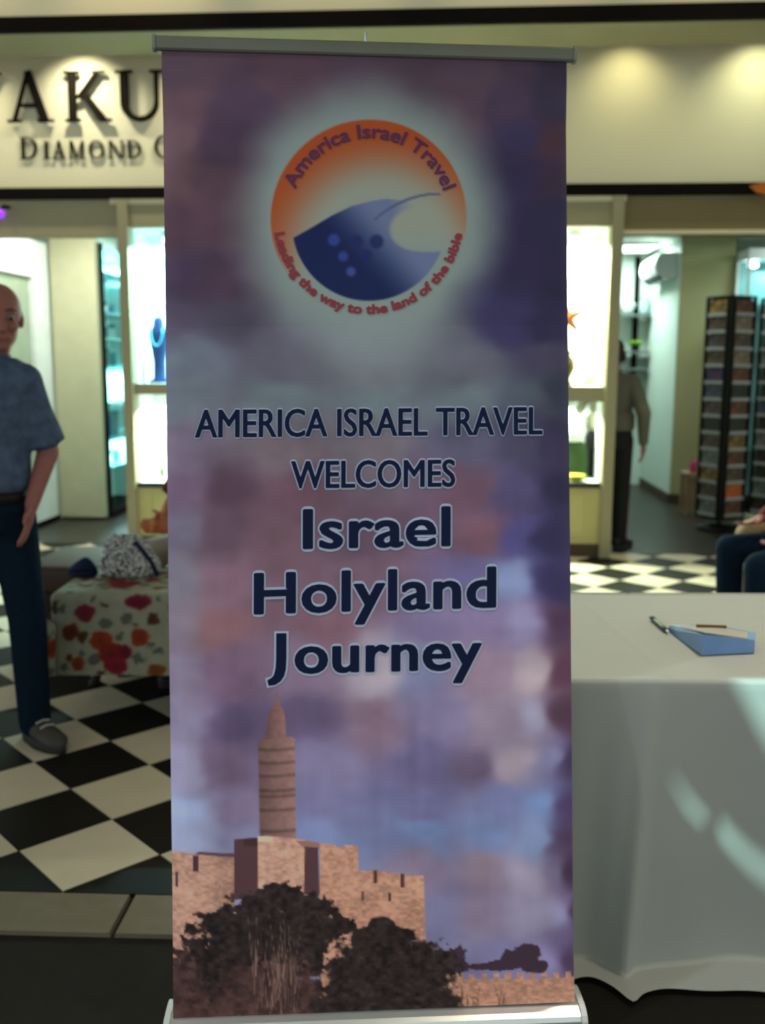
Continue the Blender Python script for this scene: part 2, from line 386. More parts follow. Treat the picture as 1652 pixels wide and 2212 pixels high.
for z, hh in ((1.92, 0.10), (1.68, 0.14), (1.42, 0.16), (0.74, 0.22), (0.47, 0.12)):
    for q in range(3):
        t = sthing('gift_box', 'small %s box on the %s shelf of the cyan lit showcase, %s' % (('teal', 'white', 'blue', 'grey')[k % 4], {1.92: 'second', 1.68: 'third', 1.42: 'fourth', 0.74: 'sixth', 0.47: 'lowest'}[z], ('nearest', 'middle', 'farthest')[q]), 'box', -2.80 - 0.06*q, 1.60 + 0.33*q, z + 0.003, 'boxes in the showcase', rz=0.3*q)
        obj('carton', bx(-0.05, 0.05, -0.06, 0.06, 0, hh, bevel=0.004), M_item[k % 4], t)
        obj('lid', bx(-0.053, 0.053, -0.063, 0.063, hh - 0.03, hh + 0.004, bevel=0.003), M_item[(k+1) % 4], t)
        k += 1
# shop ceiling panels
for s, d, p, c, w in ((-2.45, 0.55, 26, (0.98, 1.0, 0.90), 'just inside the left entrance'), (-2.2, 2.8, 60, (0.80, 1.0, 0.97), 'behind the cyan lit showcase'), (2.35, 1.7, 14, (0.86, 1.0, 0.90), 'just inside the right entrance'), (2.45, 3.9, 54, (0.78, 1.0, 0.93), 'beside the air conditioner'), (4.1, 2.4, 12, (0.80, 1.0, 0.98), 'beside the teal glass cabinet'), (-1.4, 3.8, 25, (0.9, 1, .95), 'at the back left of the shop')):
    t = sthing('ceiling_light', 'square white ceiling light panel ' + w, 'light', s, d, 2.745, 'shop ceiling lights')
    obj('housing', bx(-0.30, 0.30, -0.30, 0.30, 0.0, 0.034), M_white, t)
    obj('diffuser', bx(-0.27, 0.27, -0.27, 0.27, -0.012, 0.0), mat('diffuser', (1, 1, 1), emit=(0.9, 1, 0.95), estr=3.0), t)
    area('panel_light', sw(s, d, 2.72), 0.5, p, c, target=sw(s, d, 0))
# fascia slot spots
ORD = ['leftmost', 'second from the left', 'third from the left', 'fourth from the left', 'fifth from the left', 'second from the right', 'rightmost']
for k_, (s, p, c) in enumerate(((-3.15, 60, (1.0, 0.92, 0.66)), (-2.22, 76, (1.0, 0.95, 0.74)), (-1.3, 60, (1.0, .92, .66)), (-0.4, 40, (1, .9, .6)), (0.5, 40, (1, .9, .6)), (1.72, 22, (0.99, 0.92, 0.50)), (2.62, 34, (0.95, 0.97, 0.62)))):
    t = sthing('slot_spotlight', 'small spotlight in the soffit slot above the sign, %s of seven' % ORD[k_], 'spotlight', s, -0.30, 3.80, 'sign spotlights')
    obj('can', lathe(BM(), [(0.035, 0.0), (0.04, 0.02), (0.04, 0.18), (0.015, 0.20)]), M_dark, t, True)
    obj('lens', lathe(BM(), [(0.030, -0.004), (0.033, 0.003)]), M_lampglow, t)
    spot('slot_light', sw(s, -0.30, 3.79), sw(s, 0.0, 2.85), p, c, 112, 1.0, 0.03)
# upper wall lamps
for k_, (s, p) in enumerate(((-2.6, 24), (-1.5, 40), (-0.3, 22), (0.9, 20), (2.1, 22))):
    spot('upper_wall_light', sw(s, -1.55, 4.55), sw(s, -1.0, 3.75), p, (1.0, 0.80, 0.50), 70, 0.8, 0.05)
    t = sthing('ceiling_spotlight', 'small round mall ceiling spotlight in front of the shop, %s' % (ORD[:4] + ['rightmost'])[k_], 'spotlight', s, -1.55, 4.58, 'mall ceiling spotlights')
    obj('can', lathe(BM(), [(0.05, 0.0), (0.055, 0.02), (0.055, 0.10), (0.02, 0.119)]), M_dark, t, True)
# mall ceiling downlights over the walkway; the last is added to side-light the banner
for x, y, p, c, w in ((1.6, 3.0, 330, (1.0, 0.90, 0.70), 'over the table'), (-1.9, 1.6, 60, (1.0, 0.86, 0.60), 'over the floor left of the banner'), (2.0, 5.45, 150, (0.97, 1.0, 0.68), 'over the floor before the right entrance'), (-2.6, 5.8, 30, (1.0, 0.95, 0.85), 'over the floor before the left entrance'), (1.5, 1.1, 240, (1.0, 0.86, 0.66), 'over the dark floor in front of the table'), (-2.4, 0.7, 260, (0.78, 0.85, 1.0), 'added out of view to light the banner from the left')):
    t = thing('ceiling_downlight', 'round recessed downlight in the mall ceiling ' + w, 'downlight', (x, y, CZ - 0.06), 0, 'mall downlights')
    obj('ring', lathe(BM(), [(0.08, 0.0), (0.10, 0.01), (0.10, 0.055), (0.05, 0.06)]), M_white, t, True)
    obj('lens', lathe(BM(), [(0.07, -0.006), (0.075, 0.0)]), M_lampglow, t)
    spot('downlight', (x, y, CZ - 0.08), (-0.1, 1.85, 0.7) if y == 0.7 else (x, y, 0), p, c, 34 if y == 0.7 else 72, 0.8, 0.08)

# ------------------------------------------------------------------ raised serif lettering on the fascia
def arcband(cx, cz, rx, rz, tx, tz, a0, a1, n=14):
    out = []
    for i in range(n):
        a, b = R(a0 + (a1-a0)*i/n), R(a0 + (a1-a0)*(i+1)/n)
        out.append([(cx + rx*math.cos(a), cz + rz*math.sin(a)), (cx + rx*math.cos(b), cz + rz*math.sin(b)), (cx + (rx-tx)*math.cos(b), cz + (rz-tz)*math.sin(b)), (cx + (rx-tx)*math.cos(a), cz + (rz-tz)*math.sin(a))])
    return out
def rect(x0, x1, z0, z1): return [(x0, z0), (x1, z0), (x1, z1), (x0, z1)]
def serif(xc, z, w=0.30, up=True):
    h = 0.045
    return [[(xc - w/2, z), (xc + w/2, z), (xc + w/2, z + (h if up else -h)), (xc - w/2, z + (h if up else -h))]]
def glyph(ch):
    t, k = 0.16, 0.075
    if ch == 'A': return [[(0.10, 0), (0.10+k, 0), (0.50, 1.0), (0.44, 1.0)], [(0.40, 1.0), (0.54, 1.04), (0.90, 0), (0.90-t-0.03, 0)], rect(0.24, 0.70, 0.30, 0.37)] + serif(0.14, 0, 0.28) + serif(0.82, 0, 0.34), 0.98
    if ch == 'Y': return [rect(0.42, 0.42+t, 0, 0.5), [(0.02, 1), (0.20, 1), (0.58, 0.46), (0.43, 0.42)], [(0.84, 1), (0.92, 1), (0.57, 0.40), (0.50, 0.50)]] + serif(0.5, 0, 0.34) + serif(0.11, 1, 0.3, False) + serif(0.87, 1, 0.28, False), 0.98
    if ch == 'K': return [rect(0.10, 0.10+t, 0, 1), [(0.72, 1), (0.82, 1), (0.36, 0.46), (0.26, 0.46)], [(0.34, 0.56), (0.46, 0.62), (0.98, 0.0), (0.76, 0.0)]] + serif(0.18, 0, 0.34) + serif(0.18, 1, 0.34, False) + serif(0.77, 1, 0.28, False) + serif(0.90, 0, 0.26), 1.04
    if ch == 'U': return [rect(0.12, 0.12+t, 0.34, 1), rect(0.80, 0.80+k, 0.34, 1)] + arcband(0.4975, 0.36, 0.3775, 0.38, 0.15, 0.10, 180, 290) + arcband(0.4975, 0.36, 0.3775, 0.38, 0.085, 0.10, 290, 360) + serif(0.2, 1, 0.34, False) + serif(0.84, 1, 0.26, False), 1.0
    if ch == 'D': return [rect(0.10, 0.10+t, 0, 1), rect(0.1, 0.42, 0, 0.07), rect(0.1, 0.42, 0.93, 1)] + arcband(0.38, 0.5, 0.48, 0.5, 0.15, 0.075, -90, 90) + serif(0.16, 0, 0.26) + serif(0.16, 1, 0.26, False), 0.92
    if ch == 'I': return [rect(0.11, 0.11+t, 0, 1)] + serif(0.19, 0, 0.34) + serif(0.19, 1, 0.34, False), 0.38
    if ch == 'M': return [rect(0.12, 0.12+k, 0, 1), [(0.10, 1), (0.28, 1), (0.60, 0.08), (0.52, 0)], [(0.52, 0), (0.60, 0.12), (0.96, 1), (0.90, 1)], rect(0.86, 0.86+t, 0, 1)] + serif(0.16, 0, 0.26) + serif(0.94, 0, 0.32), 1.12
    if ch == 'N': return [rect(0.12, 0.12+k, 0, 1), [(0.08, 1), (0.26, 1), (0.92, 0), (0.80, 0)], rect(0.84, 0.84+k, 0, 1)] + serif(0.16, 0, 0.26) + serif(0.88, 1, 0.26, False), 1.0
    if ch == 'O': return arcband(0.48, 0.5, 0.46, 0.52, 0.15, 0.08, 0, 360, 32), 0.96
    if ch == 'C': return arcband(0.48, 0.5, 0.46, 0.52, 0.15, 0.08, 50, 310, 26) + [rect(0.72, 0.80, 0.72, 0.96)], 0.9
sign = sthing('shop_sign', 'raised dark serif letters on the lit cream fascia left of the banner', 'sign', -2.3, 0.0, 3.2)
M_letter = mat('dark bronze letter', (0.010, 0.008, 0.006), 0.7, var=0.1, spec=0.03)
def letter(ch, s0, s1, z0, z1, dep=0.03, gap=0.018):
    polys, w = glyph(ch); bm = BM()
    for p in polys:
        prism(bm, [(s0 + 2.3 + x / w * (s1 - s0), z0 - 3.2 + z * (z1 - z0)) for x, z in p], -dep - gap, -gap)
    bm2 = bm
    for q in (0.3, 0.7):                                            # stand-off pins
        tube(bm2, [(s0 + 2.3 + (s1-s0)*q*0.9, -gap - 0.005, z0 - 3.2 + (z1-z0)*(0.08 if ch not in 'Y' else 0.9)), (s0 + 2.3 + (s1-s0)*q*0.9, 0.0, z0 - 3.2 + (z1-z0)*(0.08 if ch not in 'Y' else 0.9))], 0.004, 6)
    return obj('letter', bm2, M_letter, sign)
for ch, a, b in (('Y', -3.18, -2.845), ('A', -2.80, -2.455), ('K', -2.365, -2.01), ('U', -1.985, -1.61)):
    letter(ch, a, b, 3.205, 3.555)
def sx(px): return -2.724 + (px - 47) * 0.00354
for ch, a, b, h in (('D', 45, 86, .158), ('I', 95, 112, .128), ('A', 115, 145, .128), ('M', 150, 187, .128), ('O', 194, 228, .128), ('N', 234, 270, .128), ('D', 275, 308, .128), ('C', 334, 374, .158)):
    letter(ch, sx(a), sx(b), 2.945, 2.945 + h, 0.012, 0.008)

# ------------------------------------------------------------------ roll-up banner
BK = 0.64                                                            # light level the print colours were read at
TL, TRc = Vector((-0.462, 2.100, 2.075)), Vector((0.384, 2.145, 2.072))
BL, BR = Vector((-0.432, 1.817, 0.079)), Vector((0.417, 1.865, 0.089))
def px_ut(px, py):
    px = np.asarray(px, float); py = np.asarray(py, float)
    t = (py - 105) / 2091.0
    for _ in range(4):
        xl = 344 + 33*t; xr = 1222 + 22*t
        u = (px - xl) / (xr - xl)
        t = (py - (105 + 25*u)) / ((2196 - 24*u) - (105 + 25*u))
    return u, t
def surf(u, t):
    u = np.asarray(u, float)[..., None]; t = np.asarray(t, float)[..., None]
    P = (1-u)*(1-t)*np.array(TL) + u*(1-t)*np.array(TRc) + (1-u)*t*np.array(BL) + u*t*np.array(BR)
    n = np.array([0.06, -0.99, 0.14]); n /= np.linalg.norm(n)
    amp = np.clip((t - 0.15) * 2.0, 0, 1) * np.clip((1.0 - t) * 8, 0, 1)
    wav = 0.0019*np.sin(u*38 + 1.3*np.sin(t*5)) + 0.0011*np.sin(u*71 + 2 + t*4) + 0.003*np.sin(u*7+1.0)*np.sin(t*3.1)
    wav = wav + 0.0007*np.sin(u*128 + 2.5*np.sin(t*6 + u*5))*np.clip(1 - np.abs(t-0.72)/0.28, 0, 1)*(0.5 + 0.5*np.sin(u*11 + t*9))
    e = np.clip((0.045 - u) / 0.045, 0, 1)**2 + np.clip((u - 0.96) / 0.04, 0, 1)**2
    return P + n*(wav*amp - 0.010*e*np.clip((t-0.02)*20, 0, 1)*np.clip((1-t)*20, 0, 1)), n
broot = thing('roll_up_banner', 'tall printed roll-up banner with a round logo, welcome text and a castle picture', 'banner', (-0.007, 1.841, 0.0))
B0 = np.array(broot.location)
# --- the print, drawn on a fine grid, left edge sheen painted in
STEP = 3.0
gx = np.arange(0, 1 + 1e-9, 1/290.0); gy = np.arange(0, 1 + 1e-9, 1/694.0)
U, T = np.meshgrid(gx, gy)
X = (344 + 33*T) + U*((1222 + 22*T) - (344 + 33*T)); Y = (105 + 25*U) + T*((2196 - 24*U) - (105 + 25*U))
pts = []
def row(y, *a):
    for x, c in a: pts.append((x, y, *c))
row(150, (390, (88,70,80)), (600, (94,72,84)), (780, (86,69,82)), (1000, (88,70,82)), (1130, (72,58,74)), (1200, (62,50,70)))
row(230, (390, (100,76,84)), (520, (82,64,82)), (1000, (92,72,86)), (1100, (75,60,80)), (1190, (60,52,72)))
row(300, (370, (106,82,88)), (470, (76,58,76)), (1130, (60,52,82)), (1190, (78,54,66)))
row(400, (380, (100,76,82)), (450, (88,66,76)), (1120, (56,48,78)), (1200, (62,48,68)))
row(470, (380, (84,62,74)), (460, (86,64,76)), (1130, (52,45,75)), (1200, (48,44,70)))
row(600, (380, (78,62,85)), (460, (82,62,80)), (1130, (52,45,78)), (1200, (48,42,70)))
row(690, (380, (90,80,98)), (480, (86,78,94)), (1100, (62,55,92)), (1200, (48,44,74)))
row(780, (390, (108,112,124)), (600, (104,98,112)), (800, (118,118,126)), (1000, (98,96,108)), (1180, (78,72,94)))
row(860, (390, (124,128,138)), (600, (112,120,126)), (800, (112,122,128)), (1000, (112,122,128)), (1150, (86,92,104)), (1200, (64,66,84)))
row(960, (390, (122,108,126)), (600, (115,100,108)), (800, (110,100,108)), (1000, (92,88,108)), (1130, (74,70,92)), (1200, (60,54,80)))
row(1050, (390, (112,92,112)), (490, (86,64,78)), (640, (106,80,92)), (1000, (106,80,96)), (1110, (84,76,108)), (1200, (50,44,72)))
row(1150, (390, (113,105,121)), (480, (98,76,90)), (580, (110,85,96)), (800, (104,82,98)), (1050, (116,86,98)), (1120, (84,78,124)), (1200, (54,48,80)))
row(1250, (390, (124,116,128)), (490, (126,98,112)), (800, (118,94,110)), (1040, (104,96,132)), (1110, (126,134,174)), (1195, (62,54,90)))
row(1350, (390, (128,114,128)), (480, (130,96,102)), (700, (126,96,108)), (950, (120,108,140)), (1050, (126,112,146)), (1130, (138,128,164)), (1200, (84,60,84)))
row(1450, (390, (132,120,140)), (500, (118,94,116)), (640, (128,108,128)), (800, (168,152,166)), (900, (122,122,156)), (1050, (146,122,142)), (1150, (172,152,162)), (1215, (92,64,80)))
row(1550, (390, (136,124,152)), (500, (92,78,104)), (650, (104,90,116)), (800, (128,106,122)), (950, (126,116,148)), (1080, (150,130,152)), (1160, (158,149,174)), (1220, (84,60,76)))
row(1650, (390, (160,150,182)), (480, (118,98,120)), (700, (126,116,148)), (900, (108,100,132)), (1040, (108,94,116)), (1120, (168,148,164)), (1185, (128,124,160)), (1225, (74,60,86)))
row(1750, (390, (165,172,212)), (500, (124,110,136)), (700, (122,116,152)), (900, (110,106,142)), (1100, (120,122,164)), (1180, (118,136,182)), (1228, (80,66,96)))  # bright left samples paint in the sheen of the curled edge
row(1810, (390, (168,172,206)), (500, (130,126,158)), (700, (124,132,174)), (900, (114,126,168)), (1050, (116,126,168)), (1160, (128,142,182)), (1228, (84,68,92)))
row(1880, (900, (128,114,136)), (1050, (142,122,138)), (1150, (162,148,172)), (1205, (132,122,152)), (1234, (76,56,76)))
row(1980, (930, (120,116,148)), (1050, (130,116,138)), (1150, (142,132,158)), (1210, (146,142,178)), (1236, (76,58,80)))
row(2090, (950, (124,120,152)), (1100, (122,116,152)), (1205, (152,142,186)), (1238, (80,62,84)))
pts = np.array(pts, float)
def vnoise(x, y, sx_, sy_, seed, octv=3):
    """value noise on a lattice"""
    out = np.zeros_like(x); amp = 1.0; tot = 0
    for o in range(octv):
        r = np.random.default_rng(seed + o); g = r.random((256, 256))
        a = x / sx_ * 2**o + 17.3*o; b = y / sy_ * 2**o + 9.1*o
        ia = np.floor(a).astype(int); ib = np.floor(b).astype(int); fa = a - ia; fb = b - ib
        fa = fa*fa*(3-2*fa); fb = fb*fb*(3-2*fb)
        v = (g[ia % 256, ib % 256]*(1-fa)*(1-fb) + g[(ia+1) % 256, ib % 256]*fa*(1-fb) + g[ia % 256, (ib+1) % 256]*(1-fa)*fb + g[(ia+1) % 256, (ib+1) % 256]*fa*fb)
        out += v*amp; tot += amp; amp *= 0.5
    return out/tot - 0.5
Xw = X + 60*vnoise(X, Y, 120, 90, 3); Yw = Y + 60*vnoise(X, Y, 130, 90, 9)
num = np.zeros(X.shape + (3,)); den = np.zeros(X.shape)
for p in pts:
    w_ = 1.0 / (((Xw - p[0])/1.0)**2 + ((Yw - p[1])*1.15)**2 + 500.0)**2.1
    num += w_[..., None]*p[2:5]; den += w_
C = num/den[..., None]
C *= (1 + 0.24*vnoise(X, Y, 110, 70, 21))[..., None]
C *= (1 + 0.06*vnoise(X, Y, 26, 160, 31)*np.clip((Y-700)/300, 0, 1))[..., None]  # faint upright streaks painted in for sheen on the ripples
C = C*np.minimum(1.0, (np.maximum(C, 20)/128.0)**0.22)
C *= (1 - 0.11*np.exp(-((Y-830)/110.0)**2) - 0.05*(Y < 700))[..., None]
def sst(a, b, v):
    q = np.clip((v-a)/(b-a), 0, 1); return q*q*(3-2*q)
def put(mask, col):
    global C
    col = np.asarray(col, float)
    C = C*(1-mask[..., None]) + (col if col.ndim == 3 else col[None, None, :])*mask[..., None]
def polymask(poly, soft=1.8):
    """soft-edged polygon mask (signed distance to its edges)"""
    xs = [p[0] for p in poly]; ys = [p[1] for p in poly]
    m = np.zeros(X.shape)
    sel = (X > min(xs)-8) & (X < max(xs)+8) & (Y > min(ys)-8) & (Y < max(ys)+8)
    x, y = X[sel], Y[sel]
    ins = np.zeros(x.shape, bool); dist = np.full(x.shape, 1e9)
    n = len(poly)
    for i in range(n):
        (x0, y0), (x1, y1) = poly[i], poly[(i+1) % n]
        c = ((y0 > y) != (y1 > y)) & (x < (x1-x0)*(y-y0)/((y1-y0) + 1e-9) + x0); ins ^= c
        dx, dy = x1-x0, y1-y0
        q = np.clip(((x-x0)*dx + (y-y0)*dy)/(dx*dx+dy*dy+1e-9), 0, 1)
        dist = np.minimum(dist, np.hypot(x-x0-q*dx, y-y0-q*dy))
    sd = np.where(ins, -dist, dist)
    m[sel] = 1 - sst(-soft, soft, sd)
    return m
def disc(cx, cy, rx, ry=None, soft=2.5):
    ry = ry or rx
    d = (np.hypot((X-cx)/rx, (Y-cy)/ry) - 1)*min(rx, ry)
    return 1 - sst(-soft, soft, d)
# halo round the logo
LX, LY = 790.0, 468.0
rr = np.hypot(X-LX, Y-LY)
put(0.96*(1 - sst(205, 335, rr + 30*vnoise(X, Y, 90, 90, 5))), (121, 132, 127))
put(0.55*np.exp(-((X-820)/140)**2)*sst(600, 700, Y)*(1-sst(760, 850, Y)), (122, 130, 132))
# logo disc: orange rim fading to pale
pale = np.array([130, 132, 120.0]); orange = np.array([146, 62, 26.0])
qd = np.hypot(X - 815, Y - 545)
side = np.where(X < LX, 1 - sst(530, 650, Y), 1 - sst(480, 560, Y))
orim = sst(135, 272, qd)*side
disc_c = pale[None, None]*(1-orim[..., None]) + orange[None, None]*orim[..., None]
put(disc(LX, LY, 212)*side, disc_c)
# blue globe segment
inner = disc(791, 478, 167)
xa = np.array([600, 627, 666, 710, 753, 797, 829, 870, 960]); ya = np.array([525, 509, 487, 461, 441, 430, 426, 430, 470])
below = sst(-2, 2, Y - np.interp(X, xa, ya))
hx = np.array([820, 835, 848, 870, 900, 930, 960]); hy = np.array([500, 512, 526, 536, 540, 541, 538])
fade = sst(835, 905, X - 0.30*(Y - 470))
notch = disc(895, 492, 60, 47, soft=6)
lowr = sst(-3, 3, Y - np.interp(X, hx, hy))
bluemask = inner*below*np.maximum(1 - fade, lowr*sst(820, 850, X))*(1 - notch*(1-lowr))
t1 = np.clip((X - 640)/190 - (Y-470)/190*0.9, 0, 1); t2 = np.exp(-(((X-880)/60)**2 + ((Y-565)/35)**2))*0.6
bl = np.clip(np.maximum(sst(0.15, 1.0, t1), t2), 0, 1)[..., None]
put(bluemask, np.array([13, 25, 66.0])*(1-bl) + np.array([92, 100, 130.0])*bl)
# swoosh line
sxs = np.array([803, 815, 830, 850, 875, 900, 925, 945]); sys_ = np.array([470, 460, 449, 438, 427, 420, 416, 417])
dl = np.abs(Y - np.interp(X, sxs, sys_)); wl = np.interp(X, [803, 850, 925, 945], [3.0, 3.5, 2.5, 1.0])
put(0.75*(1-sst(wl*0.6, wl+2, dl))*((X > 800) & (X < 945)), (66, 74, 104))
for cx, cy, r_, c_ in ((763, 517, 14, (26, 32, 80)), (806, 518, 15, (24, 30, 76)), (785, 547, 12, (24, 32, 84)), (714, 514, 13, (46, 60, 128)), (734, 549, 11, (48, 60, 126)), (751, 582, 10, (60, 72, 134))):
    put(disc(cx, cy, r_, soft=5)*0.85, c_)
# --- castle picture
stone = np.stack([190 + 0*X, 142 + 0*X, 124 + 0*X], -1)*(1 + 0.34*vnoise(X, Y, 9, 6, 41, 2) + 0.22*vnoise(X, Y, 60, 40, 44))[..., None]
stone2 = stone*np.array([0.98, 0.95, 0.92])
dk = np.array([84, 56, 60.0])
# tower
tw = polymask([(556, 1592), (560, 1588), (628, 1586), (634, 1592), (637, 1812), (560, 1812)])
shade = np.interp(X, [556, 575, 615, 636], [0.62, 0.72, 0.86, 0.92])*(1 + 0.20*vnoise(X, Y, 12, 9, 51))
rings = 1 - 0.25*sum(np.exp(-((Y - y0 - 3*np.sin((X-556)/80*3.14))/4.0)**2) for y0 in (1611, 1640, 1668, 1700, 1712, 1742, 1788))
put(tw, np.array([166, 122, 116.0])*(shade*rings)[..., None])
cap = polymask([(570, 1590), (576, 1545), (580, 1530), (590, 1512), (593, 1490), (597, 1490), (600, 1512), (609, 1530), (613, 1550), (614, 1590)])
put(cap, np.array([140, 98, 94.0])*(np.interp(X, [570, 614], [0.72, 1.05])*(1+0.2*vnoise(X, Y, 10, 8, 53)))[..., None])
# walls
put(polymask([(366, 1836), (392, 1832), (425, 1837), (505, 1846), (510, 2200), (366, 2200)]), stone*np.interp(X, [370, 440, 505], [1.0, 0.98, 0.86])[..., None])
put(polymask([(424, 1837), (505, 1846), (505, 1838), (430, 1832)]), (92, 64, 70))
put(polymask([(505, 1808), (556, 1803), (558, 1930), (505, 1940)]), dk)
put(polymask([(525, 1806), (556, 1803), (556, 1822), (525, 1822)]), dk*0.8)
put(polymask([(556, 1801), (570, 1799), (628, 1806), (660, 1812), (660, 1960), (556, 1960)]), stone*1.04)
put(polymask([(556, 1799), (588, 1802), (586, 1812), (556, 1812)]), (214, 184, 160))
put(polymask([(636, 1812), (657, 1813), (690, 1818), (690, 1832), (657, 1830)]), (150, 106, 98))
put(polymask([(656, 1826), (684, 1828), (688, 1930), (654, 1930)]), dk)
put(polymask([(688, 1818), (722, 1820), (724, 1826), (738, 1828), (740, 1822), (771, 1826), (771, 1879), (808, 1880), (860, 1886), (868, 1888), (913, 1892), (917, 2032), (955, 2076), (985, 2110), (985, 2200), (688, 2200)]), stone2)
for x0, y0, x1, y1 in ((804, 1880, 812, 1908), (862, 1886, 870, 1916), (778, 1925, 783, 1945), (836, 1928, 842, 1946), (418, 1840, 430, 1875), (380, 1878, 386, 1910), (498, 1925, 506, 1945)):
    put(polymask([(x0, y0), (x1, y0), (x1, y1), (x0, y1)]), dk*0.9)
# far trees and low wall
tn = vnoise(X, Y, 14, 12, 61)
def blob(cx, cy, rx, ry, k=0.5): return 1 - sst(-0.10, 0.10, np.hypot((X-cx)/rx, (Y-cy)/ry) - 1 + k*tn)
for b_ in ((978, 2072, 30, 27), (1136, 2068, 34, 26), (1100, 2074, 22, 18), (1080, 2092, 62, 8), (1150, 2090, 34, 15), (1075, 2086, 20, 9), (985, 2090, 24, 16)):
    put(blob(*b_, 1.0), (62, 46, 58))
crn = 2107 + 12*((np.floor((X - 985)/13.2) % 2) == 1)
low_w = sst(-1.5, 1.5, Y - crn)*sst(978, 982, X)
put(low_w, stone2*0.97)
# bushes
leaf = np.stack([45 + 0*X, 35 + 0*X, 34 + 0*X], -1)*(1 + 1.1*vnoise(X, Y, 12, 10, 71, 3))[..., None]
leaf2 = np.stack([70 + 0*X, 49 + 0*X, 47 + 0*X], -1)*(1 + 0.8*vnoise(X, Y, 16, 14, 75, 3))[..., None]
put(blob(430, 2150, 90, 130, 0.9), leaf2)
put(blob(520, 2060, 110, 110, 1.0), leaf)
for b_ in ((600, 1930, 50, 26), (560, 1960, 60, 40), (660, 1965, 60, 40), (700, 2005, 55, 35), (480, 1990, 50, 35), (610, 2050, 110, 110), (740, 2000, 30, 22)):
    put(blob(*b_, 1.1), leaf)
put(blob(600, 2160, 120, 90, 0.9), leaf2)
for b_ in ((820, 2000, 30, 22), (870, 2020, 26, 16), (790, 2030, 40, 30), (840, 2105, 150, 85), (830, 2180, 165, 90), (820, 2050, 70, 50)):
    put(blob(*b_, 0.55), leaf)
r_ = np.random.default_rng(5)
for k in range(46):                                                  # pale grass blades
    x0 = r_.uniform(545, 640); y0 = r_.uniform(2080, 2196); ln = r_.uniform(60, 150); dx = r_.uniform(-0.16, 0.22)
    put(0.75*polymask([(x0, y0), (x0 + 3, y0), (x0 + dx*ln + 1, y0 - ln)], 1.3), np.array([140, 108, 98.0])*r_.uniform(0.6, 1.1))
for k in range(16):
    x0 = r_.choice([1005, 1030, 1085]) + r_.uniform(-14, 14); y0 = 2190; ln = r_.uniform(25, 70); dx = r_.uniform(-0.3, 0.3)
    put(0.8*polymask([(x0, y0), (x0 + 3, y0), (x0 + dx*ln + 1, y0 - ln)], 1.3), (92, 62, 52))
LINC = np.clip(lin(np.clip(C, 0, 255)) / BK, 0.004, 0.92)
Pw, nb = surf(U, T)
NBV = nb
def grid_mesh(name, P, cols):
    h_, w_ = P.shape[:2]
    idx = np.arange(h_*w_).reshape(h_, w_)
    f = np.stack([idx[:-1, :-1], idx[1:, :-1], idx[1:, 1:], idx[:-1, 1:]], -1).reshape(-1, 4)
    me = bpy.data.meshes.new(name)
    me.vertices.add(h_*w_); me.vertices.foreach_set('co', P.reshape(-1).astype(np.float32))
    me.loops.add(f.size); me.loops.foreach_set('vertex_index', f.reshape(-1).astype(np.int32))
    me.polygons.add(len(f)); me.polygons.foreach_set('loop_start', np.arange(0, f.size, 4, dtype=np.int32))
    me.update(calc_edges=True); me.validate()
    a = me.color_attributes.new('print', 'FLOAT_COLOR', 'POINT')
    c4 = np.ones((h_*w_, 4), np.float32); c4[:, :3] = cols.reshape(-1, 3); a.data.foreach_set('color', c4.reshape(-1))
    return me
sheet_me = grid_mesh('print_sheet', Pw - B0, LINC)
M_print = mat_attr('printed banner vinyl', 0.42, 0.18)
sheet = link('print_sheet', sheet_me, M_print, broot, True)
# reverse side of the vinyl, a hair behind
bm = BM(); q = [surf(a, b)[0] - B0 - nb*0.012 for a, b in ((0, 0), (1, 0), (1, 1), (0, 1))]
bm.faces.new([bm.verts.new(p) for p in q]); obj('sheet_back', bm, mat('grey vinyl back', (0.4, 0.4, 0.4), 0.7), broot)
# rails, base, pole
def bar(bm, a, b, w, h, n=12, rnd=3.5):
    a, b = Vector(a), Vector(b); t = (b-a).normalized(); s = Vector((0, 0, 1)).cross(t).normalized(); u = t.cross(s)
    rings = []
    for p in (a, b):
        rings.append([p + s*w*math.copysign(abs(math.cos(x))**(2/rnd), math.cos(x)) + u*h*math.copysign(abs(math.sin(x))**(2/rnd), math.sin(x)) for x in [2*math.pi*k/n for k in range(n)]])
    return loft(bm, rings)
bl_ = Vector(B0)
up = ((TL + TRc) - (BL + BR)).normalized()
M_rail = mat('grey rail metal', (0.15, 0.15, 0.115), 0.5, 0.2)
a, b = TL - bl_ + up*0.012 - (TRc-TL).normalized()*0.014, TRc - bl_ + up*0.010 + (TRc-TL).normalized()*0.016
rail = obj('top_rail', bar(BM(), a, b, 0.012, 0.015), M_rail, broot)
for p in (a, b): obj('end_cap', bar(BM(), p - (b-a).normalized()*0.003, p + (b-a).normalized()*0.003, 0.014, 0.017), mat('grey rail end cap', (0.20, 0.20, 0.17), 0.5), rail)
m_ = (TL+TRc)/2 - bl_
obj('hook', tube(BM(), [m_ + up*0.024, m_ + up*0.045, m_ + up*0.045 + Vector((0, 0.03, -0.005))], 0.004, 8), M_steel, rail)
obj('pole', tube(BM(), [(0.0, 0.10, 0.07), m_ + up*0.03 + Vector((0, 0.022, 0))], 0.009, 10), M_steel, broot)
a, b = BL - bl_ - (BR-BL).normalized()*0.012, BR - bl_ + (BR-BL).normalized()*0.012
a = Vector((a.x, a.y + 0.02, 0.045)); b = Vector((b.x, b.y + 0.02, 0.050))
base = obj('base_housing', bar(BM(), a, b, 0.055, 0.036, 20, 3), mat('silver base', (0.62, 0.65, 0.64), 0.3, 0.7), broot, False)
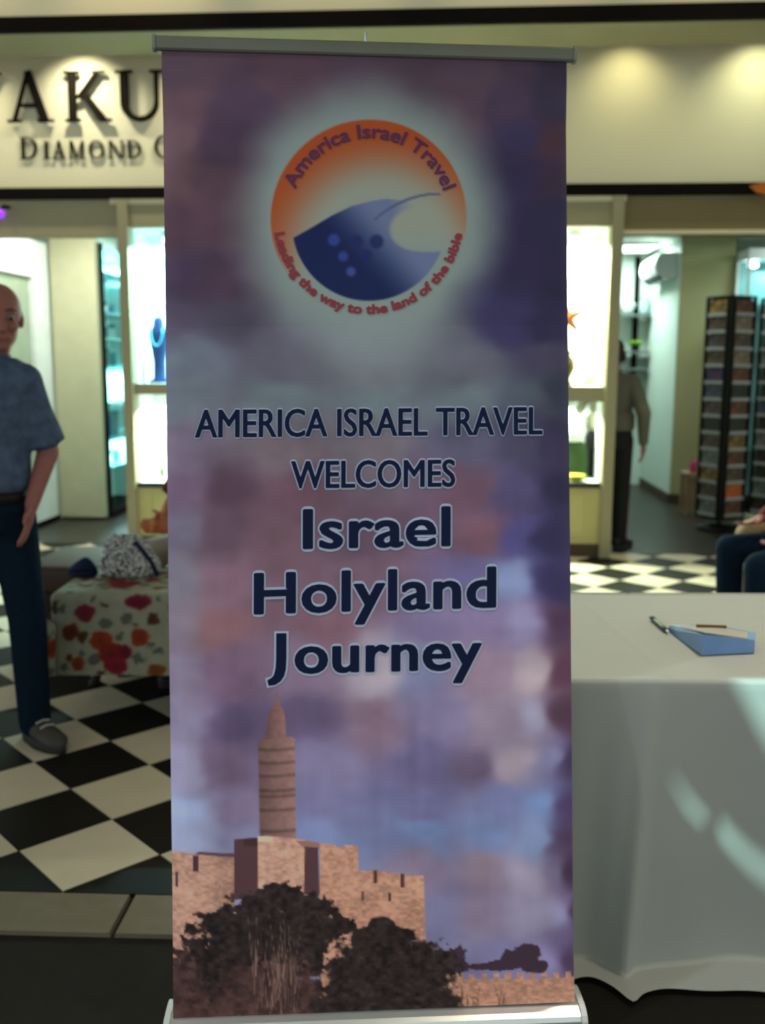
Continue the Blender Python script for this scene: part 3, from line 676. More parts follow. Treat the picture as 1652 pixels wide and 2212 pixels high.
for p in (a, b): obj('end_cap', bar(BM(), p - (b-a).normalized()*0.006, p + (b-a).normalized()*0.006, 0.060, 0.041, 20, 3), mat('pale grey end cap', (0.55, 0.57, 0.55), 0.4), base)
for q_ in (0.2, 0.8):
    c_ = a.lerp(b, q_); obj('foot', bx(c_.x-0.03, c_.x+0.03, c_.y-0.12, c_.y+0.10, 0.0, 0.010, bevel=0.003), M_steel, broot)
# --- lettering
def text_mesh(s, off=0.0, space=1.0):
    cu = bpy.data.curves.new('t', 'FONT'); cu.body = s; cu.offset = off; cu.resolution_u = 4; cu.space_character = space
    o = bpy.data.objects.new('t', cu); COL.objects.link(o)
    dg = bpy.context.evaluated_depsgraph_get(); dg.update()
    me = bpy.data.meshes.new_from_object(o.evaluated_get(dg))
    v = np.zeros(len(me.vertices)*3); me.vertices.foreach_get('co', v); v = v.reshape(-1, 3)
    f = [tuple(p.vertices) for p in me.polygons]
    bpy.data.objects.remove(o); bpy.data.curves.remove(cu); bpy.data.meshes.remove(me)
    return v[:, :2].copy(), f
def put_text(name, XY, faces, m, off, dz=0.0):
    u, t = px_ut(XY[:, 0], XY[:, 1])
    P, n = surf(u, t)
    lift = (off + np.asarray(dz))[..., None] if hasattr(dz, '__len__') else off
    me = bpy.data.meshes.new(name); me.from_pydata([tuple(p) for p in (P + n*lift - B0)], [], faces); me.update()
    return link(name, me, m, broot)
M_navy = mat('navy print', alb((17, 24, 48), BK), 0.6, var=0.05, spec=0.05)
M_glow = mat('pale text outline', alb((146, 154, 172), BK), 0.6, var=0.05, spec=0.05)
def multi(v, f, shifts):
    V = np.concatenate([v + np.array(d) for d in shifts]); F = []
    for k in range(len(shifts)): F += [tuple(i + k*len(v) for i in q) for q in f]
    return V, F
def line(s, x0, x1, ytop, ybase, bold, glow, capch='E', slope=0.0, space=1.0):
    ref, _ = text_mesh(capch); H_ = ref[:, 1].max(); b0 = ref[:, 1].min()
    v, f = text_mesh(s, 0.0, space)
    xa_, xb_ = v[:, 0].min(), v[:, 0].max()
    px = x0 + bold + (v[:, 0] - xa_)/(xb_ - xa_)*(x1 - x0 - 2*bold)
    py = ybase - bold*0.5 - (v[:, 1] - b0)/(H_ - b0)*(ybase - ytop - bold) + slope*(px - (x0+x1)/2)
    W = np.stack([px, py], 1)
    for r_, m_, z_, nm in ((bold + glow, M_glow, 0.0012, 'lettering_outline'), (bold, M_navy, 0.0022, 'lettering')):
        sh = [(r_*math.cos(k*math.pi/6), (r_ if r_ > bold else r_*0.5)*math.sin(k*math.pi/6)) for k in range(12)] + [(0, 0), (r_/2, 0), (-r_/2, 0)]
        V, F = multi(W, f, sh); put_text(nm, V, F, m_, z_, np.repeat(np.arange(len(sh))*2.5e-5, len(W)))
line('AMERICA ISRAEL TRAVEL', 418, 1170, 877, 937, 1.8, 1.6, slope=-0.002)
line('WELCOMES', 623, 979, 989, 1048, 1.8, 2.4, slope=-0.003)
line('Israel', 649, 969, 1091, 1178, 4.0, 3.3, slope=-0.012, space=1.05)
line('Holyland', 545, 1069, 1225, 1315, 4.0, 3.3, slope=-0.018, space=1.05)
line('ourney', 632, 1038, 1360, 1447, 4.0, 3.3, slope=-0.012, space=1.05)
# the J, with its tail below the baseline
def stroke_poly(pts_, w):
    """ribbon around a polyline in pixel space"""
    P = np.array(pts_, float); d = np.gradient(P, axis=0); d /= np.linalg.norm(d, axis=1)[:, None]; n = np.stack([-d[:, 1], d[:, 0]], 1)
    ww = np.asarray(w)[:, None] if hasattr(w, '__len__') else w
    L_, R_ = P + n*ww/2, P - n*ww/2
    V = np.concatenate([L_, R_]); k = len(P)
    return V, [(i, i+1, k+i+1, k+i) for i in range(k-1)]
jp = [(604, 1361), (604, 1390), (604, 1415), (603, 1437), (600, 1450), (595, 1459), (587, 1465), (576, 1468)]
for w_, m_, z_, nm in ((31, M_glow, 0.0012, 'lettering_outline'), (22, M_navy, 0.0022, 'lettering')):
    V, F = stroke_poly([(604, 1361 - (w_-22)/2)] + jp[1:-1] + [(576 - (w_-22)/2, 1468)], [w_]*5 + [w_*0.9, w_*0.8, w_*0.55 if w_ == 22 else w_*0.7])
    put_text(nm, V, F, m_, z_)
# curved texts on the logo
def arc_text(s, r0, hpx, a0, a1, m, off, bottom=False, name='curved_lettering', bold=1.0):
    v, f = text_mesh(s, off); ref, _ = text_mesh('E', off)
    H_ = ref[:, 1].max() - ref[:, 1].min(); y0 = ref[:, 1].min()
    q = (v[:, 0] - v[:, 0].min())/(v[:, 0].max() - v[:, 0].min())
    a = np.radians(a0 + (a1-a0)*q); h = (v[:, 1] - y0)/H_*hpx
    r = r0 - h if bottom else r0 + h
    W = np.stack([LX + r*np.cos(a), LY - r*np.sin(a)], 1); sh = [(bold*math.cos(k*math.pi/4), bold*math.sin(k*math.pi/4)) for k in range(8)] + [(0, 0)]
    V, F = multi(W, f, sh); put_text(name, V, F, m, 0.0022, np.repeat(np.arange(len(sh))*2.5e-5, len(W)))
M_logon = mat('dark violet print', alb((74, 38, 66), BK), 0.5, var=0.05)
M_red = mat('red print', alb((118, 44, 52), BK), 0.5, var=0.05)
arc_text('America Israel Travel', 172, 29, 158, 20, M_logon, 0.0)
arc_text('Leading the way to the land of the bible', 205, 19, 189, 350, M_red, 0.0, bottom=True, bold=1.5)

# ------------------------------------------------------------------ folding table and tablecloth
tt = thing('folding_table', 'long folding table hidden under the white tablecloth', 'table', (1.05, 2.45, 0))
obj('tabletop', bx(-0.93, 0.93, -0.385, 0.385, 0.705, 0.738, bevel=0.006), mat('grey plastic top', (0.5, 0.5, 0.48), 0.5), tt)
for sx_ in (-1, 1):
    for sy_ in (-1, 1):
        obj('leg', tube(BM(), [(0.72*sx_, 0.30*sy_, 0.0), (0.70*sx_, 0.30*sy_, 0.705)], 0.014, 10), M_dark, tt)
    obj('crossbar', tube(BM(), [(0.71*sx_, -0.30, 0.25), (0.71*sx_, 0.30, 0.25)], 0.010, 8), M_dark, tt)
M_cloth = mat('white tablecloth', (0.33, 0.34, 0.305), 0.8, var=0.03, scale=5, bump=0.05, bscale=300, sheen=0.1, spec=0.2)
def cloth():
    """one sheet: back skirt, top, front skirt with soft folds and a hem that spreads on the floor"""
    xs = np.linspace(0.085, 2.015, 190)
    prof = []                                                        # (kind, y, z, drop fraction)
    for q in np.linspace(0, 1, 26): prof.append(('b', 2.862, 0.745*q + 0.004, 1-q))
    for q in np.linspace(0, 1, 30): prof.append(('t', 2.862 + (2.050-2.862)*q, 0.7465, 0))
    for q in np.linspace(0, 1, 8)[1:]: prof.append(('e', 2.050 - 0.010*math.sin(q*math.pi/2), 0.7465 - 0.012*(1-math.cos(q*math.pi/2)), 0))
    for q in np.linspace(0, 1, 44)[1:]: prof.append(('f', 2.040 + 0.075*q, 0.7345 - 0.722*q, q))
    for q in np.linspace(0, 1, 12)[1:]: prof.append(('h', 2.115 - 0.10*q, 0.0125 - 0.006*q, 1))
    P = np.zeros((len(prof), len(xs), 3))
    for i, (k, y, z, f) in enumerate(prof):
        for j, x in enumerate(xs):
            yy, zz = y, z
            w = 0.018*math.sin(x*7.3+0.6) + 0.010*math.sin(x*15.1+2.0) + 0.004*math.sin(x*31)
            ridge = math.exp(-((x - 0.575 - 0.03*(1-f))/0.020)**2)*0.030 - math.exp(-((x - 0.50)/0.05)**2)*0.03
            if k == 'f': yy += (w - ridge)*f**0.8
            if k == 'h':
                hq = (2.115 - y)/0.10
                yy = 2.115 + (w - ridge) - hq*(0.085 + 0.030*math.sin(x*9.0 - 0.2) + 0.02*math.exp(-((x-0.585)/0.05)**2))
                zz = 0.0125 - 0.006*hq + 0.006*math.sin(x*21)*hq*(1-hq)
            if k == 'b': yy += w*f
            if k == 't':
                zz += 0.0010*math.sin(x*9+yy*6) + 0.0022*math.exp(-((x - 0.62 + 0.42*(yy-2.4)*0.2)/0.004)**2) + 0.002*math.exp(-((yy-2.80-0.01*math.sin(x*5))/0.012)**2)
            P[i, j] = (x, yy, max(zz, 0.004))
    return P
CP = cloth()
h_, w_ = CP.shape[:2]
me = bpy.data.meshes.new('tablecloth'); idx = np.arange(h_*w_).reshape(h_, w_)
F = np.stack([idx[:-1, :-1], idx[:-1, 1:], idx[1:, 1:], idx[1:, :-1]], -1).reshape(-1, 4)
me.from_pydata([tuple(p) for p in CP.reshape(-1, 3)], [], [tuple(int(i) for i in q) for q in F]); me.update()
tc_ = link('tablecloth', me, M_cloth, None, True); tag(tc_, 'white cloth draped over the long table right of the banner', 'tablecloth')
sd_ = BM()                                                            # side skirts join the same cloth as its end drops
for x in (0.085, 2.015):
    b_ = BM(); n_ = 24; rows_ = []
    for q in range(12):
        f = q/11; rows_.append([b_.verts.new((x + (0.012*math.sin(k*0.9)*f)*(1 if x < 1 else 1), 2.05 + (2.862-2.05)*k/n_, 0.7455 - 0.735*f)) for k in range(n_+1)])
    for r0, r1 in zip(rows_, rows_[1:]):
        for k in range(n_): b_.faces.new((r0[k], r0[k+1], r1[k+1], r1[k]))
    obj('end_drop', b_, M_cloth, tc_, True)
sd_.free()
# blue packet and pen on the cloth
pk = thing('brochure_packet', 'shiny blue packet of brochures lying on the white tablecloth', 'packet', (0.83, 2.31, 0.7505), R(0))
M_blue = mat('glossy blue packet', (0.12, 0.22, 0.42), 0.22, var=0.15, scale=20, coat=0.5)
top_ = {0: 0.050, 1: 0.030, 2: 0.024, 3: 0.020, 4: 0.014}
poly = [(-0.065, -0.098), (0.070, -0.075), (0.108, 0.020), (0.030, 0.105), (-0.080, 0.128)]
bm = BM()
loft(bm, [[Vector((x, y, 0.0)) for x, y in poly], [Vector((x*0.97 + 0.002, y*0.97, top_[i])) for i, (x, y) in enumerate(poly)]])
obj('wrapper', bm, M_blue, pk)
bm = BM(); loft(bm, [[Vector((x*0.82, y*0.82 + 0.004, top_[i] + z)) for i, (x, y) in enumerate(poly)] for z in (-0.002, 0.0012)])
obj('cover', bm, mat('cream cover', (0.36, 0.34, 0.29), 0.5), pk)
bm = BM(); tube(bm, [(-0.02, 0.085, 0.0205), (0.05, 0.062, 0.0245)], 0.006, 6, 0.5)
obj('brown_strip', bm, mat('brown strip', (0.12, 0.07, 0.02), 0.5), pk)
pen = thing('pen', 'black pen lying on the tablecloth beside the blue packet', 'pen', (0.738, 2.47, 0.7555), R(91))
obj('barrel', tube(BM(), [(-0.060, 0, 0), (-0.055, 0, 0), (0.045, 0, 0)], [0.004, 0.0062, 0.0062], 12), mat('black pen plastic', (0.02, 0.02, 0.018), 0.4), pen, True)
obj('tip', tube(BM(), [(-0.075, 0, 0), (-0.060, 0, 0)], [0.001, 0.004], 10), M_steel, pen, True)
obj('cap', tube(BM(), [(0.045, 0, 0), (0.075, 0, 0)], [0.0068, 0.0064], 12), mat('black pen plastic', (0.02, 0.02, 0.018), 0.4), pen, True)

# ------------------------------------------------------------------ floral bench and what lies on it
M_floral = mat_attr('floral upholstery', 0.8, 0.2, bump=0.15)
FK = 0.70
flow = [(192,1323,24,19,(128,38,54)), (307,1298,29,17,(118,22,46)), (160,1363,19,20,(112,50,24)), (225,1383,25,22,(158,56,24)), (248,1413,31,28,(146,38,28)), (254,1437,26,18,(146,24,48)), (277,1406,16,18,(126,18,42)), (309,1374,22,21,(158,56,24)), (171,1433,16,15,(146,64,34)), (342,1447,21,18,(136,76,28)), (236,1306,9,8,(110,74,44)), (340,1335,15,14,(92,58,38)), (128,1310,7,16,(84,72,34)), (185,1375,11,14,(88,66,30)), (222,1452,10,8,(86,66,34)), (150,1420,8,10,(120,60,40))]
leaves = [(146,1313,10),(157,1272,9),(238,1345,15),(279,1333,14),(266,1372,12),(207,1420,15),(304,1420,14),(141,1444,9),(180,1413,10),(270,1460,14),(350,1405,12),(300,1345,10),(210,1290,9),(330,1392,9),(352,1290,8)]
def floral(x, z, seed=0):
    """colours of the flower print at panel coordinates in metres (x along, z up), repeating"""
    px = 125 + ((x + 1.30) / 0.00183); py = 1460 - (z - 0.195) / 0.00190
    px = 110 + np.mod(px - 110, 255); py = 1260 + np.mod(py - 1260, 215)
    w1, w2 = 22*vnoise(px, py, 13, 13, 80+seed), 22*vnoise(px, py, 13, 13, 90+seed)
    c = np.ones(px.shape + (3,))*np.array([112, 112, 96.0])*(1 + 0.12*vnoise(px, py, 20, 20, 99))[..., None]
    for lx, ly, r0 in leaves:
        m = 1 - sst(0.75, 1.1, np.hypot((px-lx+w1)/r0, (py-ly+w2)/(r0*0.8))); c = c*(1-m[..., None]*0.8) + np.array([58, 60, 52.0])*m[..., None]*0.8
    for fx, fy, rx, ry, col_ in flow:
        d = np.hypot((px-fx+w1*0.6)/rx, (py-fy+w2*0.6)/ry); m = 1 - sst(0.85, 1.08, d)
        cc = 0.62*np.array(col_, float)*(0.85 + 0.3*np.clip(d, 0, 1))[..., None]
        c = c*(1-m[..., None]) + cc*m[..., None]
    return np.clip(lin(np.clip(c, 0, 255))/FK, 0.004, 0.9)
bench = thing('floral_bench', 'low bench upholstered in red and orange flower print on dark legs', 'bench', (-0.80, 3.69, 0))
BXO = np.array([-0.80, 3.69, 0])
def rounded_box_grid(x0, x1, y0, y1, z0, z1, r, nx=150, nr=6, n2=60):
    """skin of a cushion: profile runs up the front, over the top and down the back"""
    prof = [(y0, z0 + (z1-r-z0)*k/n2) for k in range(n2)]
    prof += [(y0 + r - r*math.cos(a), z1 - r + r*math.sin(a)) for a in np.linspace(0, math.pi/2, nr)]
    prof += [(y0 + r + (y1-y0-2*r)*k/20, z1) for k in range(1, 20)]
    prof += [(y1 - r + r*math.sin(a), z1 - r + r*math.cos(a)) for a in np.linspace(0, math.pi/2, nr)]
    prof += [(y1, z1-r - (z1-r-z0)*k/12) for k in range(1, 13)]
    X_ = np.linspace(x0, x1, nx); P = np.zeros((len(prof), nx, 3))
    for i, (y, z) in enumerate(prof):
        for j, x in enumerate(X_):
            e = min(x-x0, x1-x); sh = 0.0 if e > r else r - math.sqrt(max(0, r*r - (r-e)**2))
            yc, zc = (y0+y1)/2, z
            yy = yc + (y-yc)*(1 - sh/((y1-y0)/2)); zz = z - sh*max(0, (z - z0)/(z1-z0))
            P[i, j] = (x, yy, zz)
    arc = np.cumsum([0] + [math.hypot(prof[i+1][0]-prof[i][0], prof[i+1][1]-prof[i][1]) for i in range(len(prof)-1)])
    return P, X_, arc
P_, X_, arc_ = rounded_box_grid(-1.325, -0.25, 3.69, 4.20, 0.20, 0.535, 0.035)
GX, GZ = np.meshgrid(X_, arc_ + 0.20)
link('upholstered_seat', grid_mesh('upholstered_seat', P_ - BXO, floral(GX, GZ)), M_floral, bench, True)
# closed ends and underside
bm = BM(); box(bm, -1.31+0.80, -0.265+0.80, 0.012, 0.498, 0.205, 0.22); obj('seat_base', bm, M_dark, bench)
for x0, nm in ((-1.324, 'end_panel'), (-0.251, 'end_panel')):
    yy, zz = np.meshgrid(np.linspace(3.70, 4.19, 50), np.linspace(0.20, 0.505, 40))
    link(nm, grid_mesh(nm, np.stack([0*yy + x0 + (0.004 if x0 < -1 else -0.004), yy, zz], -1) - BXO, floral(yy - 5.0, zz, 2)), M_floral, bench)
for x0 in (-1.335, -0.24):                                            # padded corner rolls at the front
    a_, zz = np.meshgrid(np.linspace(0, 2*math.pi, 40), np.concatenate([np.linspace(0.215, 0.41, 30), 0.41 + 0.03*np.sin(np.linspace(0.1, math.pi/2, 8))]))
    rr_ = 0.046*np.sqrt(np.clip(1 - np.clip((zz-0.405)/0.0355, 0, 1)**2, 0.0005, 1))*(1 + 0.25*np.clip((zz-0.3)/0.1, -1, 1)*0.5)
    link('corner_roll', grid_mesh('corner_roll', np.stack([x0 + rr_*np.cos(a_), 3.650 + rr_*np.sin(a_), zz], -1) - BXO, floral(a_*0.046 - 0.3, zz + 0.03, 4)), M_floral, bench, True)
M_legw = mat('dark turned wood', (0.022, 0.015, 0.010), 0.4, var=0.3, scale=20)
for x0, y0 in ((-1.352, 3.655), (-0.23, 3.655), (-1.29, 4.14), (-0.29, 4.14)):
    sgn = -1 if x0 < -0.8 else 1
    b_ = BM(); x_, y_ = x0 + 0.80, y0 - 3.69
    tube(b_, [(x_ - sgn*0.01, y_, 0.225), (x_ + sgn*0.012, y_, 0.17), (x_ + sgn*0.004, y_, 0.10), (x_ - sgn*0.012, y_, 0.045), (x_ + sgn*0.004, y_, 0.012), (x_ + sgn*0.008, y_, 0.0)], [0.036, 0.034, 0.026, 0.018, 0.024, 0.022], 14)
    obj('leg', b_, M_legw, bench, True)
# dark brown bench behind
def plain_bench(name, label, loc, lx, ly, h, m, rz=0):
    t = thing(name, label, 'bench', loc, rz)
    obj('seat_cushion', bx(-lx/2, lx/2, -ly/2, ly/2, h-0.14, h, bevel=0.035), m, t, True)
    obj('base', bx(-lx/2+0.03, lx/2-0.03, -ly/2+0.03, ly/2-0.03, 0.10, h-0.14, bevel=0.01), M_legw, t)
    for a in (-1, 1):
        for b in (-1, 1): obj('leg', lathe(BM(), [(0.018, 0.0), (0.026, 0.10)], (a*(lx/2-0.08), b*(ly/2-0.08), 0)), M_legw, t, True)
    return t
plain_bench('leather_bench', 'dark brown bench behind the flower print bench', (-1.02, 4.82, 0), 1.45, 0.58, 0.46, mat('dark brown leather', (0.045, 0.028, 0.018), 0.5, var=0.2))
plain_bench('blue_bench', 'dark bench at the right edge under the seated jeans wearer', (2.32, 4.72, 0), 0.66, 1.5, 0.46, mat('dark grey leather', (0.05, 0.05, 0.055), 0.5, var=0.2))
# patterned tote bag
def zebra():
    m = bpy.data.materials.new('grey zebra cloth'); m.use_nodes = True; nt = m.node_tree; b = nt.nodes['Principled BSDF']
    tc = nt.nodes.new('ShaderNodeTexCoord'); w = nt.nodes.new('ShaderNodeTexWave'); w.inputs['Scale'].default_value = 9; w.inputs['Distortion'].default_value = 16; w.inputs['Detail'].default_value = 4; w.inputs['Detail Scale'].default_value = 3.5
    cr = nt.nodes.new('ShaderNodeValToRGB'); e = cr.color_ramp.elements
    e[0].position = 0.28; e[0].color = (0.06, 0.065, 0.07, 1); e[1].position = 0.72; e[1].color = (0.50, 0.48, 0.45, 1)
    nt.links.new(tc.outputs['Object'], w.inputs['Vector']); nt.links.new(w.outputs['Fac'], cr.inputs['Fac']); nt.links.new(cr.outputs['Color'], b.inputs['Base Color']); b.inputs['Roughness'].default_value = 0.85
    return m
bag = thing('cloth_bag', 'slouched grey and black patterned cloth bag on the flower print bench', 'bag', (-1.085, 4.03, 0.5355), R(8))
bm = BM()
rings_ = []
for z, rx, ry, dx in ((0.0, 0.105, 0.075, 0), (0.02, 0.122, 0.09, 0), (0.06, 0.122, 0.09, 0.002), (0.10, 0.105, 0.075, 0.0), (0.135, 0.088, 0.055, -0.008), (0.16, 0.070, 0.035, -0.015), (0.175, 0.045, 0.018, -0.02)):
    rings_.append([Vector((dx + rx*(1 + 0.07*math.sin(5*a + z*40))*math.cos(a), ry*(1 + 0.08*math.sin(4*a + 1 + z*30))*math.sin(a), z + 0.006*math.sin(3*a)*(z > 0.05))) for a in [2*math.pi*k/40 for k in range(40)]])
loft(bm, rings_); obj('pouch', bm, zebra(), bag, True)
obj('strap', tube(BM(), [(0.03, -0.05, 0.155), (0.062, -0.066, 0.12), (0.10, -0.080, 0.07), (0.125, -0.09, 0.012)], 0.010, 8, 0.5), mat('navy strap', (0.010, 0.013, 0.04), 0.7), bag, True)
nv = thing('navy_pouch', 'small navy blue pouch with a peaked top on the flower print bench', 'pouch', (-1.285, 4.02, 0.5355), 0)
bm = BM(); loft(bm, [[Vector((dx + rx*math.cos(a), ry*math.sin(a), z)) for a in [2*math.pi*k/24 for k in range(24)]] for z, rx, ry, dx in ((0, 0.060, 0.05, 0), (0.012, 0.066, 0.055, 0), (0.035, 0.058, 0.045, 0.002), (0.06, 0.035, 0.028, 0.010), (0.075, 0.015, 0.012, 0.014), (0.080, 0.004, 0.004, 0.015))])
obj('body', bm, mat('navy cloth', (0.008, 0.014, 0.040), 0.8), nv, True)
obj('zip', tube(BM(), [(-0.045, -0.046, 0.03), (0, -0.053, 0.032), (0.048, -0.043, 0.03)], 0.003, 6), M_dark, nv)
tb = thing('tan_bag', 'rounded tan bag with a red patch on the bench at the right edge', 'bag', (2.07, 5.22, 0.4605), 0)
bm = BM(); loft(bm, [ell((0, 0, z), rx, ry, 28, p=2.6) for z, rx, ry in ((0, 0.10, 0.06), (0.015, 0.115, 0.07), (0.07, 0.112, 0.07), (0.11, 0.095, 0.058), (0.135, 0.062, 0.036), (0.142, 0.03, 0.02))])
obj('body', bm, mat('tan bag leather', (0.26, 0.17, 0.09), 0.7, var=0.2), tb, True)
obj('red_patch', bx(0.0, 0.09, -0.074, -0.062, 0.04, 0.095, bevel=0.003), mat('dark red patch', (0.20, 0.03, 0.02), 0.6), tb)
obj('handle', tube(BM(), [(-0.05, 0, 0.12), (-0.03, 0.0, 0.155), (0.03, 0.0, 0.155), (0.05, 0, 0.12)], 0.008, 8), mat('tan bag leather', (0.26, 0.17, 0.09), 0.7), tb, True)

# ------------------------------------------------------------------ people
def V3(*a): return Vector(a)
def seg(bm, a, b, ra, rb, n=14, k=4):
    a, b = Vector(a), Vector(b)
    tube(bm, [a.lerp(b, q/k) for q in range(k+1)], [ra + (rb-ra)*q/k for q in range(k+1)], n)
    ball(bm, a, ra, n=n); ball(bm, b, rb, n=n)
def hand(bm, w, d, side, curl=0.4, thumb=1, s=1.0):
    """palm and five fingers; w wrist, d finger direction, side = across the palm towards the thumb"""
    d = Vector(d).normalized(); side = Vector(side); side = (side - d*side.dot(d)).normalized(); nrm = d.cross(side).normalized()
    pm = Vector(w) + d*0.045*s
    Mx = Matrix((side, nrm, d)).transposed()
    ball(bm, pm, 1.0, (0.040*s, 0.016*s, 0.052*s), 14, Mx)
    for k, ln in enumerate((0.072, 0.080, 0.074, 0.058)):
        b0 = pm + d*0.036*s + side*(0.026 - 0.0175*k)*s
        dirs, p = d.copy(), b0
        for j, f in enumerate((0.45, 0.32, 0.23)):
            ax = side; rot = Matrix.Rotation(-curl*thumb*(0.35 + 0.5*j), 3, ax); dj = rot @ d
            q = p + dj*ln*f*s; seg(bm, p, q, 0.0088*s, 0.0080*s, 8, 1); p = q
    t0 = pm - d*0.012*s + side*0.032*s; t1 = t0 + (side*0.7 + d*0.7)*0.034*s; t2 = t1 + (side*0.25 + d*0.95)*0.028*s
    seg(bm, t0, t1, 0.011*s, 0.010*s, 8, 1); seg(bm, t1, t2, 0.0098*s, 0.0085*s, 8, 1)
def person(label, loc, rz, J, skin, shirt, trousers, shoe, hairc, bald=False, sleeve='short', belt=None, headyaw=0.0, headpitch=0.0, shirt_hem=True, hands=None, hair_full=False):
    """J: joints in local metres, the figure faces -Y"""
    t = thing('person', label, 'person', loc, rz)
    g = {k: Vector(v) for k, v in J.items()}
    up_t = (g['neck'] - g['pelvis']).normalized()
    lat = (g['shL'] - g['shR']).normalized(); fwd = lat.cross(up_t)
    fwd = fwd if fwd.dot(Vector((0, -1, 0))) > 0 or abs(fwd.y) < 0.2 else -fwd
    def torso(bm, gr, top=True):
        rr_ = [(0.0, 0.165, 0.120), (0.12, 0.163, 0.118), (0.30, 0.155, 0.112), (0.55, 0.168, 0.120), (0.78, 0.180, 0.115), (0.92, 0.150, 0.092), (1.0, 0.085, 0.070)]
        L_ = (g['neck'] - g['pelvis']).length
        if L_ <= 0: return
        rings = []
        for f, rx, ry in rr_:
            c = g['pelvis'].lerp(g['neck'], f)
            if 'belly' in J: c = c - Vector((0, 0.0, 0))
            rings.append([c + lat*(rx+gr)*math.cos(a) + fwd*(ry+gr)*math.sin(a) for a in [2*math.pi*k/28 for k in range(28)]])
        loft(bm, rings)
        for s_ in ('L', 'R'):
            seg(bm, g['neck'].lerp(g['sh'+s_], 0.35) - up_t*0.055, g['sh'+s_], 0.062+gr, 0.058+gr)
    # skin body: head, neck, torso, arms, hands, legs as one surface
    bm = BM()
    torso(bm, -0.012)
    H = g['head']; RH = Matrix.Rotation(headyaw, 3, 'Z') @ Matrix.Rotation(headpitch, 3, 'X')
    def hp(x, y, z): return H + RH @ Vector((x, y, z))
    seg(bm, g['neck'] - up_t*0.03, H + RH @ Vector((0, 0.015, -0.06)), 0.058, 0.054)
    ball(bm, hp(0, 0.012, 0.028), 1, (0.078, 0.098, 0.088), 20, RH)
    ball(bm, hp(0, -0.010, -0.045), 1, (0.062, 0.078, 0.072), 18, RH)
    ball(bm, hp(0, -0.052, -0.092), 0.030, (1, 0.9, 0.8), 12, RH)             # chin
    seg(bm, hp(0, -0.084, 0.012), hp(0, -0.104, -0.030), 0.010, 0.015, 10, 2)  # nose
    seg(bm, hp(-0.040, -0.076, 0.026), hp(0.040, -0.076, 0.026), 0.010, 0.010, 8, 2)  # brow
    for s_ in (-1, 1):
        ball(bm, hp(0.078*s_, 0.012, -0.010), 1, (0.010, 0.020, 0.032), 10, RH)   # ears
        ball(bm, hp(0.036*s_, -0.070, -0.025), 0.022, n=10)
    seg(bm, hp(-0.022, -0.080, -0.062), hp(0.022, -0.080, -0.062), 0.009, 0.009, 8, 2)  # lips
    for s_ in ('L', 'R'):
        seg(bm, g['sh'+s_], g['el'+s_], 0.046, 0.038); seg(bm, g['el'+s_], g['wr'+s_], 0.040, 0.026)
        seg(bm, g['hip'+s_], g['kn'+s_], 0.075, 0.052); seg(bm, g['kn'+s_], g['an'+s_], 0.050, 0.036)
        hd = (hands or {}).get(s_)
        if hd: seg(bm, g['wr'+s_], Vector(g['wr'+s_]) + Vector(hd[0]).normalized()*0.02, 0.026, 0.022); hand(bm, g['wr'+s_], hd[0], hd[1], hd[2], hd[3])
        else: hand(bm, g['wr'+s_], (g['wr'+s_] - g['el'+s_]), fwd, 0.5, 1 if s_ == 'L' else -1)
    remeshed('body', bm, 0.0065, skin, t, 3)
    # eyes
    for s_ in (-1, 1):
        e = obj('eye', ball(BM(), hp(0.031*s_, -0.076, 0.006), 0.0115), mat('eye white', (0.22, 0.18, 0.16), 0.4), t, True)
        obj('iris', ball(BM(), hp(0.031*s_, -0.0850, 0.004), 0.006), mat('dark iris', (0.02, 0.012, 0.01), 0.2), e, True)
        obj('eyebrow', tube(BM(), [hp(0.014*s_, -0.089, 0.030), hp(0.032*s_, -0.087, 0.036), hp(0.050*s_, -0.076, 0.030)], [0.003, 0.0045, 0.003], 8), hairc, t, True)
    # hair
    bm = BM()
    if bald:
        for a in np.linspace(-0.15, math.pi + 0.15, 15):
            ball(bm, hp(0.079*math.cos(a), 0.012 + 0.096*math.sin(a)*(1 if math.sin(a) > 0 else 0.3), -0.012), 0.011, (0.8, 0.8, 2.2), 8)
    else:
        ball(bm, hp(0, 0.024, 0.042), 1, (0.086, 0.100, 0.085), 18, RH)
        for a in np.linspace(-0.1, math.pi + 0.1, 13):
            ball(bm, hp(0.078*math.cos(a), 0.02 + 0.088*math.sin(a), -0.015 if not hair_full else -0.05), 0.024, (1, 1, 2.0 if not hair_full else 3.0), 8)
    remeshed('hair', bm, 0.005, hairc, t, 3)
    # shirt
    bm = BM(); torso(bm, 0.010)
    if shirt_hem:
        c = g['pelvis']; loft(bm, [[c + Vector((0, 0, z)) + lat*(0.188)*math.cos(a) + fwd*(0.140)*math.sin(a) for a in [2*math.pi*k/28 for k in range(28)]] for z in (0.022, 0.06, 0.14)])
    for s_ in ('L', 'R'):
        if sleeve == 'short':
            e = g['sh'+s_].lerp(g['el'+s_], 0.80); seg(bm, g['sh'+s_], e, 0.066, 0.060); tube(bm, [g['sh'+s_].lerp(e, 0.5), e + (e-g['sh'+s_]).normalized()*0.03], [0.062, 0.074], 18)
        else:
            seg(bm, g['sh'+s_], g['el'+s_], 0.066, 0.056); seg(bm, g['el'+s_], g['wr'+s_].lerp(g['el'+s_], 0.08), 0.056, 0.040)
    sh = remeshed('shirt', bm, 0.009, shirt, t, 5)
    bm = BM(); tube(bm, [g['neck'] - fwd*0.0 - up_t*0.028, g['neck'] + up_t*0.018], [0.088, 0.072], 20, cap=False); obj('collar', bm, shirt, sh, True)
    # trousers
    bm = BM()
    c = g['pelvis']
